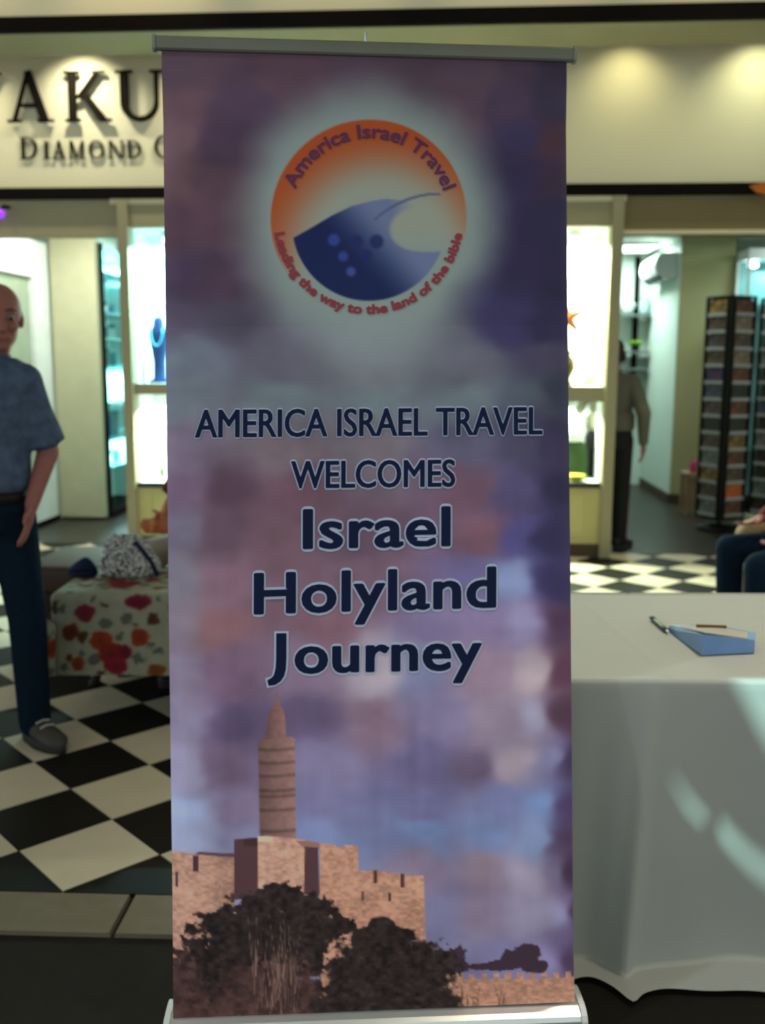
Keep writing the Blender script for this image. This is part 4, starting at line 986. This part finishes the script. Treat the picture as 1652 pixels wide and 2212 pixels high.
    if abs((g['knL'] - g['hipL']).normalized().z) > 0.7:
        loft(bm, [[c + Vector((0, 0, z)) + lat*rx*math.cos(a) + fwd*ry*math.sin(a) for a in [2*math.pi*k/28 for k in range(28)]] for z, rx, ry in ((0.03, 0.172, 0.126), (-0.05, 0.178, 0.130), (-0.14, 0.180, 0.128))])
    else:
        ball(bm, c + Vector((0, 0, 0.0)), 1, (0.185, 0.150, 0.115), 20)
    for s_ in ('L', 'R'):
        seg(bm, g['hip'+s_], g['kn'+s_], 0.092, 0.070); seg(bm, g['kn'+s_], g['an'+s_], 0.070, 0.060)
    remeshed('trousers', bm, 0.009, trousers, t, 5)
    if belt is not None:
        bm = BM(); loft(bm, [[c + Vector((0, 0, z)) + lat*0.181*math.cos(a) + fwd*0.134*math.sin(a) for a in [2*math.pi*k/32 for k in range(32)]] for z in (-0.035, 0.008)])
        bl_ = obj('belt', bm, belt, t, True); bc = c + fwd*0.136
        obj('buckle', bx(bc.x-0.02, bc.x+0.02, bc.y-0.006, bc.y+0.004, bc.z-0.03, bc.z+0.012, bevel=0.003), M_steel, bl_)
    # shoes
    for s_ in ('L', 'R'):
        a = g['an'+s_]; tdir = (g['toe'+s_] - Vector((a.x, a.y, g['toe'+s_].z))).normalized(); sdv = Vector((tdir.y, -tdir.x, 0))
        z0 = a.z - 0.075
        def ring(q, hw, zt, zb): return [Vector((a.x, a.y, 0)) + tdir*q + sdv*hw*math.cos(x) + Vector((0, 0, (zt+zb)/2 + (zt-zb)/2*math.sin(x))) for x in [2*math.pi*k/16 for k in range(16)]]
        bm = BM(); loft(bm, [ring(q, hw, z0+zt, z0+0.018) for q, hw, zt in ((-0.075, 0.020, 0.07), (-0.065, 0.036, 0.095), (-0.02, 0.042, 0.11), (0.04, 0.044, 0.095), (0.10, 0.050, 0.072), (0.155, 0.046, 0.060), (0.185, 0.028, 0.045), (0.192, 0.010, 0.036))])
        so = obj('shoe', bm, shoe[0], t, True)
        bm = BM(); loft(bm, [[p for p in ell((0, 0, z), 1, 1, 24)] for z in (0, 1)])
        for v in bm.verts:
            x, y, z = v.co; q = 0.058 + 0.142*x; hw = (0.049 if x > 0 else 0.044)
            v.co = Vector((a.x, a.y, z0)) + tdir*q + sdv*hw*y + Vector((0, 0, 0.030*z))
        obj('sole', bm, shoe[1], so, True)
        bm = BM()
        for q in (0.03, 0.06, 0.09): tube(bm, [Vector((a.x, a.y, z0+0.112-q*0.36)) + tdir*q - sdv*0.028, Vector((a.x, a.y, z0+0.118-q*0.36)) + tdir*q, Vector((a.x, a.y, z0+0.112-q*0.36)) + tdir*q + sdv*0.028], 0.004, 6)
        obj('laces', bm, shoe[2], so)
    return t
M_skin = mat('ruddy skin', (0.27, 0.105, 0.085), 0.5, var=0.12, scale=30)
M_skin2 = mat('warm skin', (0.42, 0.13, 0.05), 0.5, var=0.12, scale=30)
M_denim = mat('dark blue denim', (0.0045, 0.0125, 0.022), 0.9, var=0.3, scale=60, spec=0.06)
M_denim2 = mat('mid blue denim', (0.0045, 0.0125, 0.026), 0.9, var=0.3, scale=60, spec=0.06)
M_shirt = mat('navy patterned shirt', (0.060, 0.085, 0.135), 0.85, var=0.7, scale=26, spec=0.15)
M_hairg = mat('grey brown hair', (0.10, 0.07, 0.055), 0.8, var=0.3, scale=80)
M_hairb = mat('dark brown hair', (0.03, 0.02, 0.015), 0.7, var=0.3, scale=80)
M_shoeg = (mat('grey trainer', (0.055, 0.05, 0.045), 0.7, var=0.4, scale=30), mat('black trainer sole', (0.03, 0.03, 0.028), 0.7), mat('pale laces', (0.4, 0.38, 0.36), 0.8))
M_shoed = (mat('dark shoe', (0.02, 0.018, 0.016), 0.5), mat('black trainer sole', (0.03, 0.03, 0.028), 0.7), mat('dark laces', (0.02, 0.02, 0.02), 0.8))
# man standing at the left edge
stand = dict(head=(0.110, -0.03, 1.595), neck=(0.06, 0.0, 1.455), pelvis=(0, 0, 0.97), shL=(0.178, 0, 1.368), shR=(-0.15, 0.0, 1.375), elL=(0.245, 0.03, 1.115), elR=(-0.25, 0.03, 1.14), wrL=(0.200, -0.06, 0.93), wrR=(-0.24, -0.06, 0.90),
             hipL=(0.105, 0, 0.90), hipR=(-0.092, 0, 0.90), knL=(0.150, -0.01, 0.49), knR=(-0.10, -0.01, 0.49), anL=(0.150, 0.02, 0.075), anR=(-0.11, 0.02, 0.075), toeL=(0.26, -0.10, 0.0), toeR=(-0.14, -0.14, 0.0))
person('balding man in navy patterned shirt and dark jeans standing at the left edge', (-1.475, 3.47, 0), R(6), stand, M_skin, M_shirt, M_denim, M_shoeg, M_hairg, bald=True, belt=mat('black belt', (0.012, 0.010, 0.010), 0.5), headyaw=R(22), headpitch=R(8), hands={'L': ((-0.15, -0.35, -1), (0, -1, 0), 0.3, 1), 'R': ((0, -0.1, -1), (0, -1, 0), 0.5, -1)})
# person standing in the right entrance, half behind the post
st2 = {k: (v[0]*1.05, v[1], v[2]*0.96) for k, v in stand.items()}
st2['head'] = (0.0, -0.02, 1.535); st2['neck'] = (0, 0, 1.395); st2['elR'] = (-0.27, 0.04, 1.08); st2['wrR'] = (-0.26, -0.02, 0.84); st2['anL'] = (0.11, 0.02, 0.075); st2['anR'] = (-0.11, 0.02, 0.075)
p2 = sw(1.775, 0.42, 0)
person('person in olive grey shirt and black trousers half behind the right entrance post', (p2.x, p2.y, 0), R(150), {**st2}, M_skin, mat('olive grey shirt', (0.13, 0.125, 0.085), 0.85, var=0.12), mat('black trousers', (0.016, 0.015, 0.014), 0.85), M_shoed, M_hairb, sleeve='long')
# seated person left, mostly behind the banner: hands clasped over the lap, faces left
seatL = dict(head=(0.0, -0.16, 1.24), neck=(0, -0.10, 1.09), pelvis=(0, 0.06, 0.59), shL=(0.185, -0.09, 1.03), shR=(-0.185, -0.09, 1.03), elL=(0.20, -0.20, 0.775), elR=(-0.20, -0.20, 0.775), wrL=(0.045, -0.43, 0.700), wrR=(-0.035, -0.43, 0.710),
             hipL=(0.09, 0.0, 0.56), hipR=(-0.09, 0.0, 0.56), knL=(0.12, -0.43, 0.555), knR=(-0.12, -0.43, 0.555), anL=(0.12, -0.43, 0.075), anR=(-0.12, -0.43, 0.075), toeL=(0.14, -0.6, 0), toeR=(-0.14, -0.6, 0))
person('seated person in maroon top and cream trousers with clasped hands, mostly behind the banner', (-0.745, 4.70, 0), R(-35), seatL, M_skin2, mat('maroon top', (0.07, 0.018, 0.016), 0.8, var=0.15), mat('cream trousers', (0.36, 0.31, 0.26), 0.85, var=0.08), M_shoed, M_hairb, sleeve='short', hair_full=True,
       hands={'L': ((-0.35, -1, 0.10), (0, 0.2, 1), 0.9, 1), 'R': ((0.35, -1, 0.05), (0, 0.2, 1), 0.9, -1)})
# seated person right, knees and hand at the frame edge, faces left
seatR = dict(seatL); seatR.update(head=(0, -0.02, 1.27), neck=(0, 0.02, 1.12), shL=(0.185, 0.03, 1.06), shR=(-0.185, 0.03, 1.06), elL=(0.24, -0.08, 0.80), elR=(-0.23, -0.10, 0.80), wrL=(0.215, -0.275, 0.655), wrR=(-0.16, -0.28, 0.69), knL=(0.225, -0.44, 0.515), knR=(-0.225, -0.42, 0.520), anL=(0.225, -0.43, 0.075), anR=(-0.225, -0.40, 0.075), toeL=(0.24, -0.6, 0), toeR=(-0.24, -0.6, 0), hipL=(0.10, 0, 0.56), hipR=(-0.10, 0, 0.56))
person('seated person in blue jeans and dark red top at the right edge, hand on knee', (2.20, 4.60, 0), R(-90), seatR, M_skin, mat('dark red top', (0.13, 0.02, 0.018), 0.8, var=0.1), M_denim2, M_shoed, M_hairb, sleeve='long',
       hands={'L': ((0, -1, -0.35), (-1, 0, 0.1), 0.45, -1), 'R': ((0.2, -1, -0.35), (1, 0, 0.1), 0.45, 1)})

# ------------------------------------------------------------------ things in the display windows
sf = sthing('starfish', 'orange starfish on a thin rod in the yellow lit window', 'starfish', 1.385, 0.25, 1.289)
bm = BM(); c_ = Vector((0, 0, 0.512))
for k in range(5):
    a = R(24 + 72*k); tipv = Vector((math.cos(a), 0, math.sin(a)))
    tube(bm, [c_, c_ + tipv*0.05, c_ + tipv*0.10, c_ + tipv*0.155], [0.040, 0.030, 0.018, 0.007], 12, 0.55)
ball(bm, c_, 0.042, (1, 0.6, 1), 14)
remeshed('body', bm, 0.005, mat('orange starfish skin', (0.26, 0.06, 0.012), 0.7, var=0.25, scale=60), sf, 2)
obj('rod', tube(BM(), [(0, 0.02, 0.012), (0, 0.02, 0.48)], 0.004, 8), M_steel, sf)
obj('foot', lathe(BM(), [(0.05, 0.0), (0.05, 0.008), (0.01, 0.014)], (0, 0.02, 0)), M_steel, sf, True)
def vessel(name, label, cat, s, d, z, prof, m, rimm=None, grp=None):
    t = sthing(name, label, cat, s, d, z, grp)
    obj('body', lathe(BM(), prof), m, t, True)
    r_, z_ = prof[-1]
    b_ = BM(); tube(b_, [(r_*math.cos(a), r_*math.sin(a), z_) for a in np.linspace(0, 2*math.pi, 25)], 0.006, 8, cap=False); obj('rim', b_, rimm or m, t, True)
    return t
vessel('gold_vase', 'small gold brown vase under the starfish in the lit window', 'vase', 1.372, 0.13, 1.289, [(0.05, 0), (0.055, 0.01), (0.035, 0.05), (0.072, 0.13), (0.066, 0.19), (0.034, 0.23), (0.046, 0.26)], mat('gold brown glaze', (0.12, 0.07, 0.012), 0.35))
vessel('yellow_dish', 'shallow yellow dish at the bottom of the lower right window', 'dish', 1.470, 0.118, 0.565, [(0.05, 0), (0.06, 0.012), (0.078, 0.035), (0.08, 0.045)], mat('yellow glaze', (0.5, 0.4, 0.05), 0.35))
vessel('white_bowl', 'round white vase above the green cushion in the lower right window', 'vase', 1.46, 0.30, 0.855, [(0.05, 0), (0.09, 0.03), (0.105, 0.09), (0.09, 0.15), (0.05, 0.19), (0.055, 0.205)], mat('white glaze', (0.85, 0.88, 0.85), 0.3))
gc = sthing('velvet_stand', 'dark green velvet jewellery stand in the lower right window', 'stand', 1.475, 0.325, 0.565)
obj('cushion', loft(BM(), [ell((0, 0, z), rx, ry, 28, p=3) for z, rx, ry in ((0, 0.10, 0.075), (0.02, 0.118, 0.085), (0.12, 0.122, 0.085), (0.24, 0.105, 0.07), (0.283, 0.085, 0.06))]), mat('dark green velvet', (0.012, 0.026, 0.006), 0.9, var=0.4, scale=25), gc, True)
obj('top_pad', loft(BM(), [ell((0, 0, z), rx, ry, 24, p=3) for z, rx, ry in ((0.283, 0.07, 0.05), (0.288, 0.06, 0.045))]), mat('black velvet', (0.01, 0.015, 0.008), 0.9), gc, True)
ns = sthing('necklace_stand', 'dark blue necklace bust in the blue lit window', 'necklace stand', -1.785, 0.22, 1.291)
obj('bust', loft(BM(), [ell((0, 0, z), rx, ry, 28) for z, rx, ry in ((0, 0.085, 0.06), (0.02, 0.085, 0.06), (0.035, 0.050, 0.045), (0.16, 0.046, 0.045), (0.26, 0.062, 0.05), (0.36, 0.082, 0.055), (0.41, 0.080, 0.050), (0.435, 0.045, 0.040), (0.48, 0.040, 0.038), (0.508, 0.030, 0.028), (0.515, 0.01, 0.01))]), mat('blue velvet bust', (0.004, 0.022, 0.085), 0.75, var=0.4, scale=18), ns, True)
b_ = BM(); tube(b_, [(0.048*math.cos(a), -0.052 - 0.012*abs(math.sin(a)), 0.42 - 0.13*math.sin(a)) for a in np.linspace(0.0, math.pi, 15)], 0.005, 8); obj('necklace', b_, mat('cyan beads', (0.15, 0.6, 0.8), 0.2), ns, True)
cd_ = sthing('display_card', 'grey display card hanging in the lower left window', 'card', -1.765, 0.30, 0.52)
obj('card', bx(-0.035, 0.035, -0.003, 0.003, 0.36, 0.62), mat('grey card', (0.42, 0.52, 0.50), 0.6), cd_)
obj('stem', tube(BM(), [(0, 0.006, 0.0), (0, 0.006, 0.40)], 0.004, 8), M_steel, cd_)
fg = sthing('figurine', 'tiny green figurine on the floor of the lower left window', 'figurine', -1.765, 0.14, 0.52)
obj('body', lathe(BM(), [(0.022, 0), (0.024, 0.006), (0.010, 0.012), (0.018, 0.05), (0.020, 0.075), (0.010, 0.09)]), mat('green glaze', (0.10, 0.16, 0.05), 0.4), fg, True)
obj('head', ball(BM(), (0, 0, 0.100), 0.015), mat('green glaze', (0.10, 0.16, 0.05), 0.4), fg, True)
for s_ in (-1, 1): obj('arm', tube(BM(), [(0.016*s_, 0, 0.075), (0.034*s_, -0.005, 0.095)], 0.005, 6), mat('green glaze', (0.10, 0.16, 0.05), 0.4), fg, True)

# ------------------------------------------------------------------ right entrance: air conditioner, shelves, racks
ac = sthing('air_conditioner', 'white split air conditioner high on the shop column wall', 'air conditioner', 2.864, 3.68, 2.36)
b_ = BM()
prof = [(0, 0), (-0.13, 0.0), (-0.20, 0.05), (-0.225, 0.13), (-0.21, 0.23), (-0.16, 0.27), (0, 0.27)]
loft(b_, [[Vector((x, y, z)) for x, z in prof] for y in (-0.42, 0.42)]); obj('housing', b_, mat('ac plastic', (0.55, 0.60, 0.54), 0.4), ac)
obj('louvre', loft(BM(), [[Vector((x, y, z)) for x, z in ((-0.135, -0.008), (-0.205, 0.045), (-0.200, 0.052), (-0.13, -0.002))] for y in (-0.38, 0.38)]), mat('dark louvre', (0.04, 0.05, 0.045), 0.5), ac)
obj('front_panel', loft(BM(), [[Vector((x, y, z)) for x, z in ((-0.214, 0.075), (-0.229, 0.13), (-0.217, 0.215), (-0.213, 0.215), (-0.224, 0.13), (-0.210, 0.078))] for y in (-0.40, 0.40)]), mat('ac panel', (0.66, 0.70, 0.66), 0.35), ac)
obj('pipe', tube(BM(), [(-0.03, 0.42, 0.2), (-0.03, 0.55, 0.22), (-0.03, 0.75, 0.30)], 0.02, 10), M_dark, ac, True)
shf = sthing('wall_shelf', 'dark wall shelf unit on the far wall behind the standing person', 'shelf', 2.66, 4.7, 0.0)
obj('upright', bx(0.03, 0.09, -0.05, 0.0, 1.3, 2.74), M_dark, shf)
for z in (2.03, 1.60, 1.40): obj('shelf', bx(-0.22, 0.19, -0.30, -0.05, z, z+0.025), mat('grey shelf board', (0.10, 0.13, 0.12), 0.5), shf)
for z in (2.03, 1.60): obj('bracket', prism(BM(), [(0.05, z), (0.07, z), (0.07, z-0.10), (0.05, z-0.10)], -0.14, -0.05), M_dark, shf)
vessel('shelf_bowl', 'white bowl on the upper wall shelf in the shop', 'bowl', 2.58, 4.52, 2.058, [(0.04, 0), (0.07, 0.03), (0.10, 0.09), (0.11, 0.12)], mat('white glaze', (0.85, 0.88, 0.85), 0.3))
vessel('shelf_jar', 'grey glass jar on the upper wall shelf in the shop', 'jar', 2.79, 4.54, 2.058, [(0.05, 0), (0.06, 0.02), (0.06, 0.14), (0.04, 0.17), (0.045, 0.19)], mat('grey jar', (0.30, 0.40, 0.40), 0.2))
gp = sthing('green_pot', 'small bright green plant in a dark pot on the lower wall shelf', 'plant', 2.71, 4.52, 1.628)
obj('pot', lathe(BM(), [(0.035, 0), (0.05, 0.06)]), M_dark, gp, True)
b_ = BM()
for k in range(22):
    a = k*2.4; l_ = 0.05 + 0.03*math.sin(k); tube(b_, [(0.01*math.cos(a), 0.01*math.sin(a), 0.055), (0.05*math.cos(a), 0.05*math.sin(a), 0.085 + l_*0.4), (0.085*math.cos(a), 0.085*math.sin(a), 0.075 + l_*0.3)], [0.006, 0.018, 0.003], 6, 0.3)
obj('foliage', b_, mat('bright leaf green', (0.16, 0.34, 0.02), 0.6), gp, True)
# spinning postcard racks
M_wire = mat('dark wire', (0.012, 0.014, 0.012), 0.5)
M_pocket = mat('grey pocket lip', (0.42, 0.42, 0.40), 0.5)
PITCHZ, ROWS, HW = 0.145, 13, 0.135
pocket_me = None
def rack(label, x, y, rz, faces=2):
    global pocket_me
    t = thing('postcard_rack', label, 'rack', (x, y, 0.0), rz)
    obj('pole', tube(BM(), [(0, 0, 0.03), (0, 0, 2.06)], 0.016, 10), M_wire, t)
    b_ = BM(); lathe(b_, [(0.20, 0.0), (0.20, 0.02), (0.03, 0.045)], n=28); obj('base', b_, M_wire, t, True)
    for a in (-1, 1):
        for b in (-1, 1): obj('upright', bx(a*HW-0.013, a*HW+0.013, b*HW-0.013, b*HW+0.013, 0.10, 2.03), M_wire, t)
    b_ = BM(); box(b_, -HW-0.012, HW+0.012, -HW-0.012, HW+0.012, 2.03, 2.045); obj('top_plate', b_, M_wire, t)
    b_ = BM(); box(b_, -HW+0.02, HW-0.02, -HW+0.02, HW-0.02, 0.09, 2.03); obj('core', b_, mat('brown rack core', (0.05, 0.04, 0.03), 0.8), t)
    for fc in range(4):
        R4 = Matrix.Rotation(math.pi/2*fc, 4, 'Z')
        for k in range(ROWS):
            if pocket_me is None:
                o = obj('pocket', bx(-0.105, 0.105, -0.030, -0.026, -0.012, 0.016), M_pocket, t)
                pocket_me = o.data
            else: o = link('pocket', pocket_me, None, t)
            o.matrix_local = R4 @ Matrix.Translation((0, -HW, 0.145 + k*PITCHZ))
    return t
def card_mat(c1, c2, n):
    m = bpy.data.materials.new('postcard print %d' % n); m.use_nodes = True; nt = m.node_tree; b = nt.nodes['Principled BSDF']
    tc = nt.nodes.new('ShaderNodeTexCoord'); v = nt.nodes.new('ShaderNodeTexNoise'); v.inputs['Scale'].default_value = 14; v.inputs['Detail'].default_value = 3
    cr = nt.nodes.new('ShaderNodeValToRGB'); e = cr.color_ramp.elements; e[0].position = 0.40; e[0].color = (*c1, 1); e[1].position = 0.60; e[1].color = (*c2, 1)
    nt.links.new(tc.outputs['Object'], v.inputs['Vector']); nt.links.new(v.outputs['Fac'], cr.inputs['Fac']); nt.links.new(cr.outputs['Color'], b.inputs['Base Color']); b.inputs['Roughness'].default_value = 0.4
    return m
brown, dkb, tan_, rust, mauve = (0.16, 0.095, 0.06), (0.05, 0.035, 0.022), (0.30, 0.22, 0.15), (0.22, 0.07, 0.03), (0.14, 0.09, 0.10)
CT = {'brown': (brown, dkb), 'tan': (tan_, brown), 'rust': (rust, dkb), 'mauve': (mauve, dkb), 'blue and red': ((0.03, 0.03, 0.16), (0.16, 0.04, 0.03)), 'slate blue': ((0.08, 0.10, 0.15), (0.05, 0.06, 0.07)), 'bright orange': ((0.62, 0.14, 0.02), (0.45, 0.10, 0.02)), 'grey': ((0.22, 0.22, 0.20), (0.10, 0.10, 0.09)), 'golden': ((0.34, 0.19, 0.04), dkb), 'dark': (dkb, (0.025, 0.02, 0.015))}
CM = {k: card_mat(*v, i) for i, (k, v) in enumerate(CT.items())}
def cards(x, y, rz, fc, rows, face_words, grp):
    R4 = Matrix.Translation((x, y, 0)) @ Matrix.Rotation(rz + math.pi/2*fc, 4, 'Z')
    for k, kind in enumerate(rows):                                    # top row first
        kz = ROWS - 1 - k
        o = obj('postcard', bx(-0.092, 0.092, -0.004, 0.004, 0.0, 0.122), CM[kind])
        same = [i for i, q in enumerate(rows) if q == kind]
        ordw = ['top', 'second', 'third', 'fourth', 'fifth', 'sixth', 'seventh', 'eighth', 'ninth', 'tenth', 'eleventh', 'twelfth', 'lowest'][k]
        tag(o, '%s postcards in the %s row of the %s' % (kind, ordw, face_words), 'postcard', grp)
        o.matrix_world = R4 @ Matrix.Translation((0, -HW - 0.018, 0.146 + kz*PITCHZ)) @ Matrix.Rotation(R(-4), 4, 'X')
RX, RY, RZ = 3.025, 8.50, R(26.4)
rack('dark spinning postcard rack full of brown cards inside the right entrance', RX, RY, RZ)
cards(RX, RY, RZ, 3, ['golden', 'brown', 'mauve', 'brown', 'blue and red', 'slate blue', 'brown', 'dark', 'brown', 'grey', 'golden', 'brown', 'grey'], "postcard rack's left face", 'postcards on the left face of the rack')
cards(RX, RY, RZ, 0, ['rust', 'tan', 'brown', 'tan', 'rust', 'dark', 'rust', 'dark', 'golden', 'rust', 'brown', 'bright orange', 'rust'], "postcard rack's right face", 'postcards on the right face of the rack')
RX2, RY2 = 3.56, 8.66
rack('second dark postcard rack cut off by the right edge', RX2, RY2, R(32))
cards(RX2, RY2, R(32), 3, ['grey', 'slate blue', 'dark', 'grey', 'dark', 'dark', 'slate blue', 'dark', 'grey', 'dark', 'dark', 'grey', 'dark'], 'second postcard rack at the right edge', 'postcards on the second rack')
pb = thing('pale_carton', 'pale green carton on the floor beside the postcard rack', 'carton', (3.16, 8.02, 0), R(-12))
obj('carton', bx(-0.085, 0.085, -0.06, 0.06, 0, 0.20, bevel=0.004), mat('pale green card', (0.30, 0.34, 0.24), 0.7), pb)
for s_ in (-1, 1): obj('flap', bx(-0.083, 0.083, min(0, s_*0.058), max(0, s_*0.058), 0.2005, 0.204), mat('pale green card', (0.30, 0.34, 0.24), 0.7), pb)
ws = thing('wooden_stand', 'narrow tan wooden stand left of the postcard rack', 'stand', (3.06, 9.35, 0), R(-4))
for a in (-1, 1):
    for b in (-1, 1): obj('leg', bx(a*0.09-0.015, a*0.09+0.015, b*0.09-0.015, b*0.09+0.015, 0, 0.40), mat('tan wood', (0.30, 0.19, 0.11), 0.6), ws)
obj('panel', bx(-0.075, 0.075, -0.098, -0.085, 0.05, 0.38), mat('tan wood', (0.30, 0.19, 0.11), 0.6), ws)
obj('top', bx(-0.115, 0.115, -0.115, 0.115, 0.40, 0.42, bevel=0.004), mat('tan wood', (0.30, 0.19, 0.11), 0.6), ws)
pp = thing('pink_purse', 'small bright pink purse on the tan wooden stand', 'purse', (3.03, 9.30, 0.4205), 0)
obj('body', loft(BM(), [ell((0, 0, z), rx, ry, 20, p=3) for z, rx, ry in ((0, 0.028, 0.02), (0.01, 0.032, 0.022), (0.09, 0.030, 0.02), (0.115, 0.022, 0.012))]), mat('bright pink', (0.55, 0.05, 0.16), 0.5), pp, True)
obj('handle', tube(BM(), [(-0.018, 0, 0.11), (-0.012, 0, 0.145), (0.012, 0, 0.145), (0.018, 0, 0.11)], 0.003, 6), mat('bright pink', (0.55, 0.05, 0.16), 0.5), pp, True)
# teal glass cabinet on the right
cb = sthing('glass_cabinet', 'tall teal glass cabinet right of the cream column', 'cabinet', 3.80, 2.85, 0)
obj('back_panel', bx(-0.36, 0.36, 0.18, 0.20, 0.1, 2.5), mat('teal backing', (0.20, 0.38, 0.38), 0.4), cb)
obj('plinth', bx(-0.38, 0.38, -0.2, 0.2, 0.0, 0.1), M_dark, cb); obj('top_box', bx(-0.38, 0.38, -0.2, 0.2, 2.5, 2.6), M_white, cb)
for a in (-0.37, 0.37):
    for b in (-0.19, 0.19): obj('post', bx(a-0.012, a+0.012, b-0.012, b+0.012, 0.1, 2.5), mat('pale metal post', (0.6, 0.62, 0.52), 0.4), cb)
for z in (0.6, 1.1, 1.6, 2.05): obj('shelf', bx(-0.355, 0.355, -0.17, 0.17, z, z+0.012), M_gl2, cb)
obj('pane', bx(-0.355, 0.355, -0.195, -0.19, 0.1, 2.5), M_glass, cb)
obj('lamp', lathe(BM(), [(0.03, 2.43), (0.05, 2.44), (0.05, 2.47), (0.02, 2.499)], (-0.28, 0, 0)), mat('reflection glow', (1, 1, 1), emit=(0.85, 1, 1), estr=8), cb, True)  # glowing piece added in place of a lamp reflection on the glass
l_ = area('cabinet_light', sw(3.75, 2.85, 2.42), 0.3, 5, (0.75, 1.0, 1.0), target=sw(3.75, 2.85, 0))
# purple lamp and orange sign at the frame edges
pl = sthing('purple_lamp', 'small glowing purple lamp under the dark band at the left edge', 'lamp', -2.865, -0.10, 2.54)
obj('bulb', ball(BM(), (0, 0, 0), 0.034), mat('purple glow', (0.3, 0.05, 0.6), emit=(0.22, 0.03, 0.75), estr=1.6), pl, True)
obj('bracket', tube(BM(), [(0.012, 0.0, 0.03), (0.02, 0.03, 0.06), (0.02, 0.10, 0.06)], 0.014, 8), M_dark, pl, True)
og = sthing('orange_sign', 'orange hanging sign cut off by the right edge below the fascia', 'sign', 2.53, -0.30, 2.61)
obj('board', prism(BM(), [(0, 0.055), (0.05, 0.012), (0.09, 0.0), (0.75, -0.01), (0.75, 0.085), (0.10, 0.080)], -0.012, 0.012), mat('orange sign paint', (0.55, 0.14, 0.015), 0.5), og)
for x in (0.25, 0.6): obj('bracket', bx(x-0.01, x+0.01, 0.012, 0.256, 0.05, 0.07), M_dark, og)
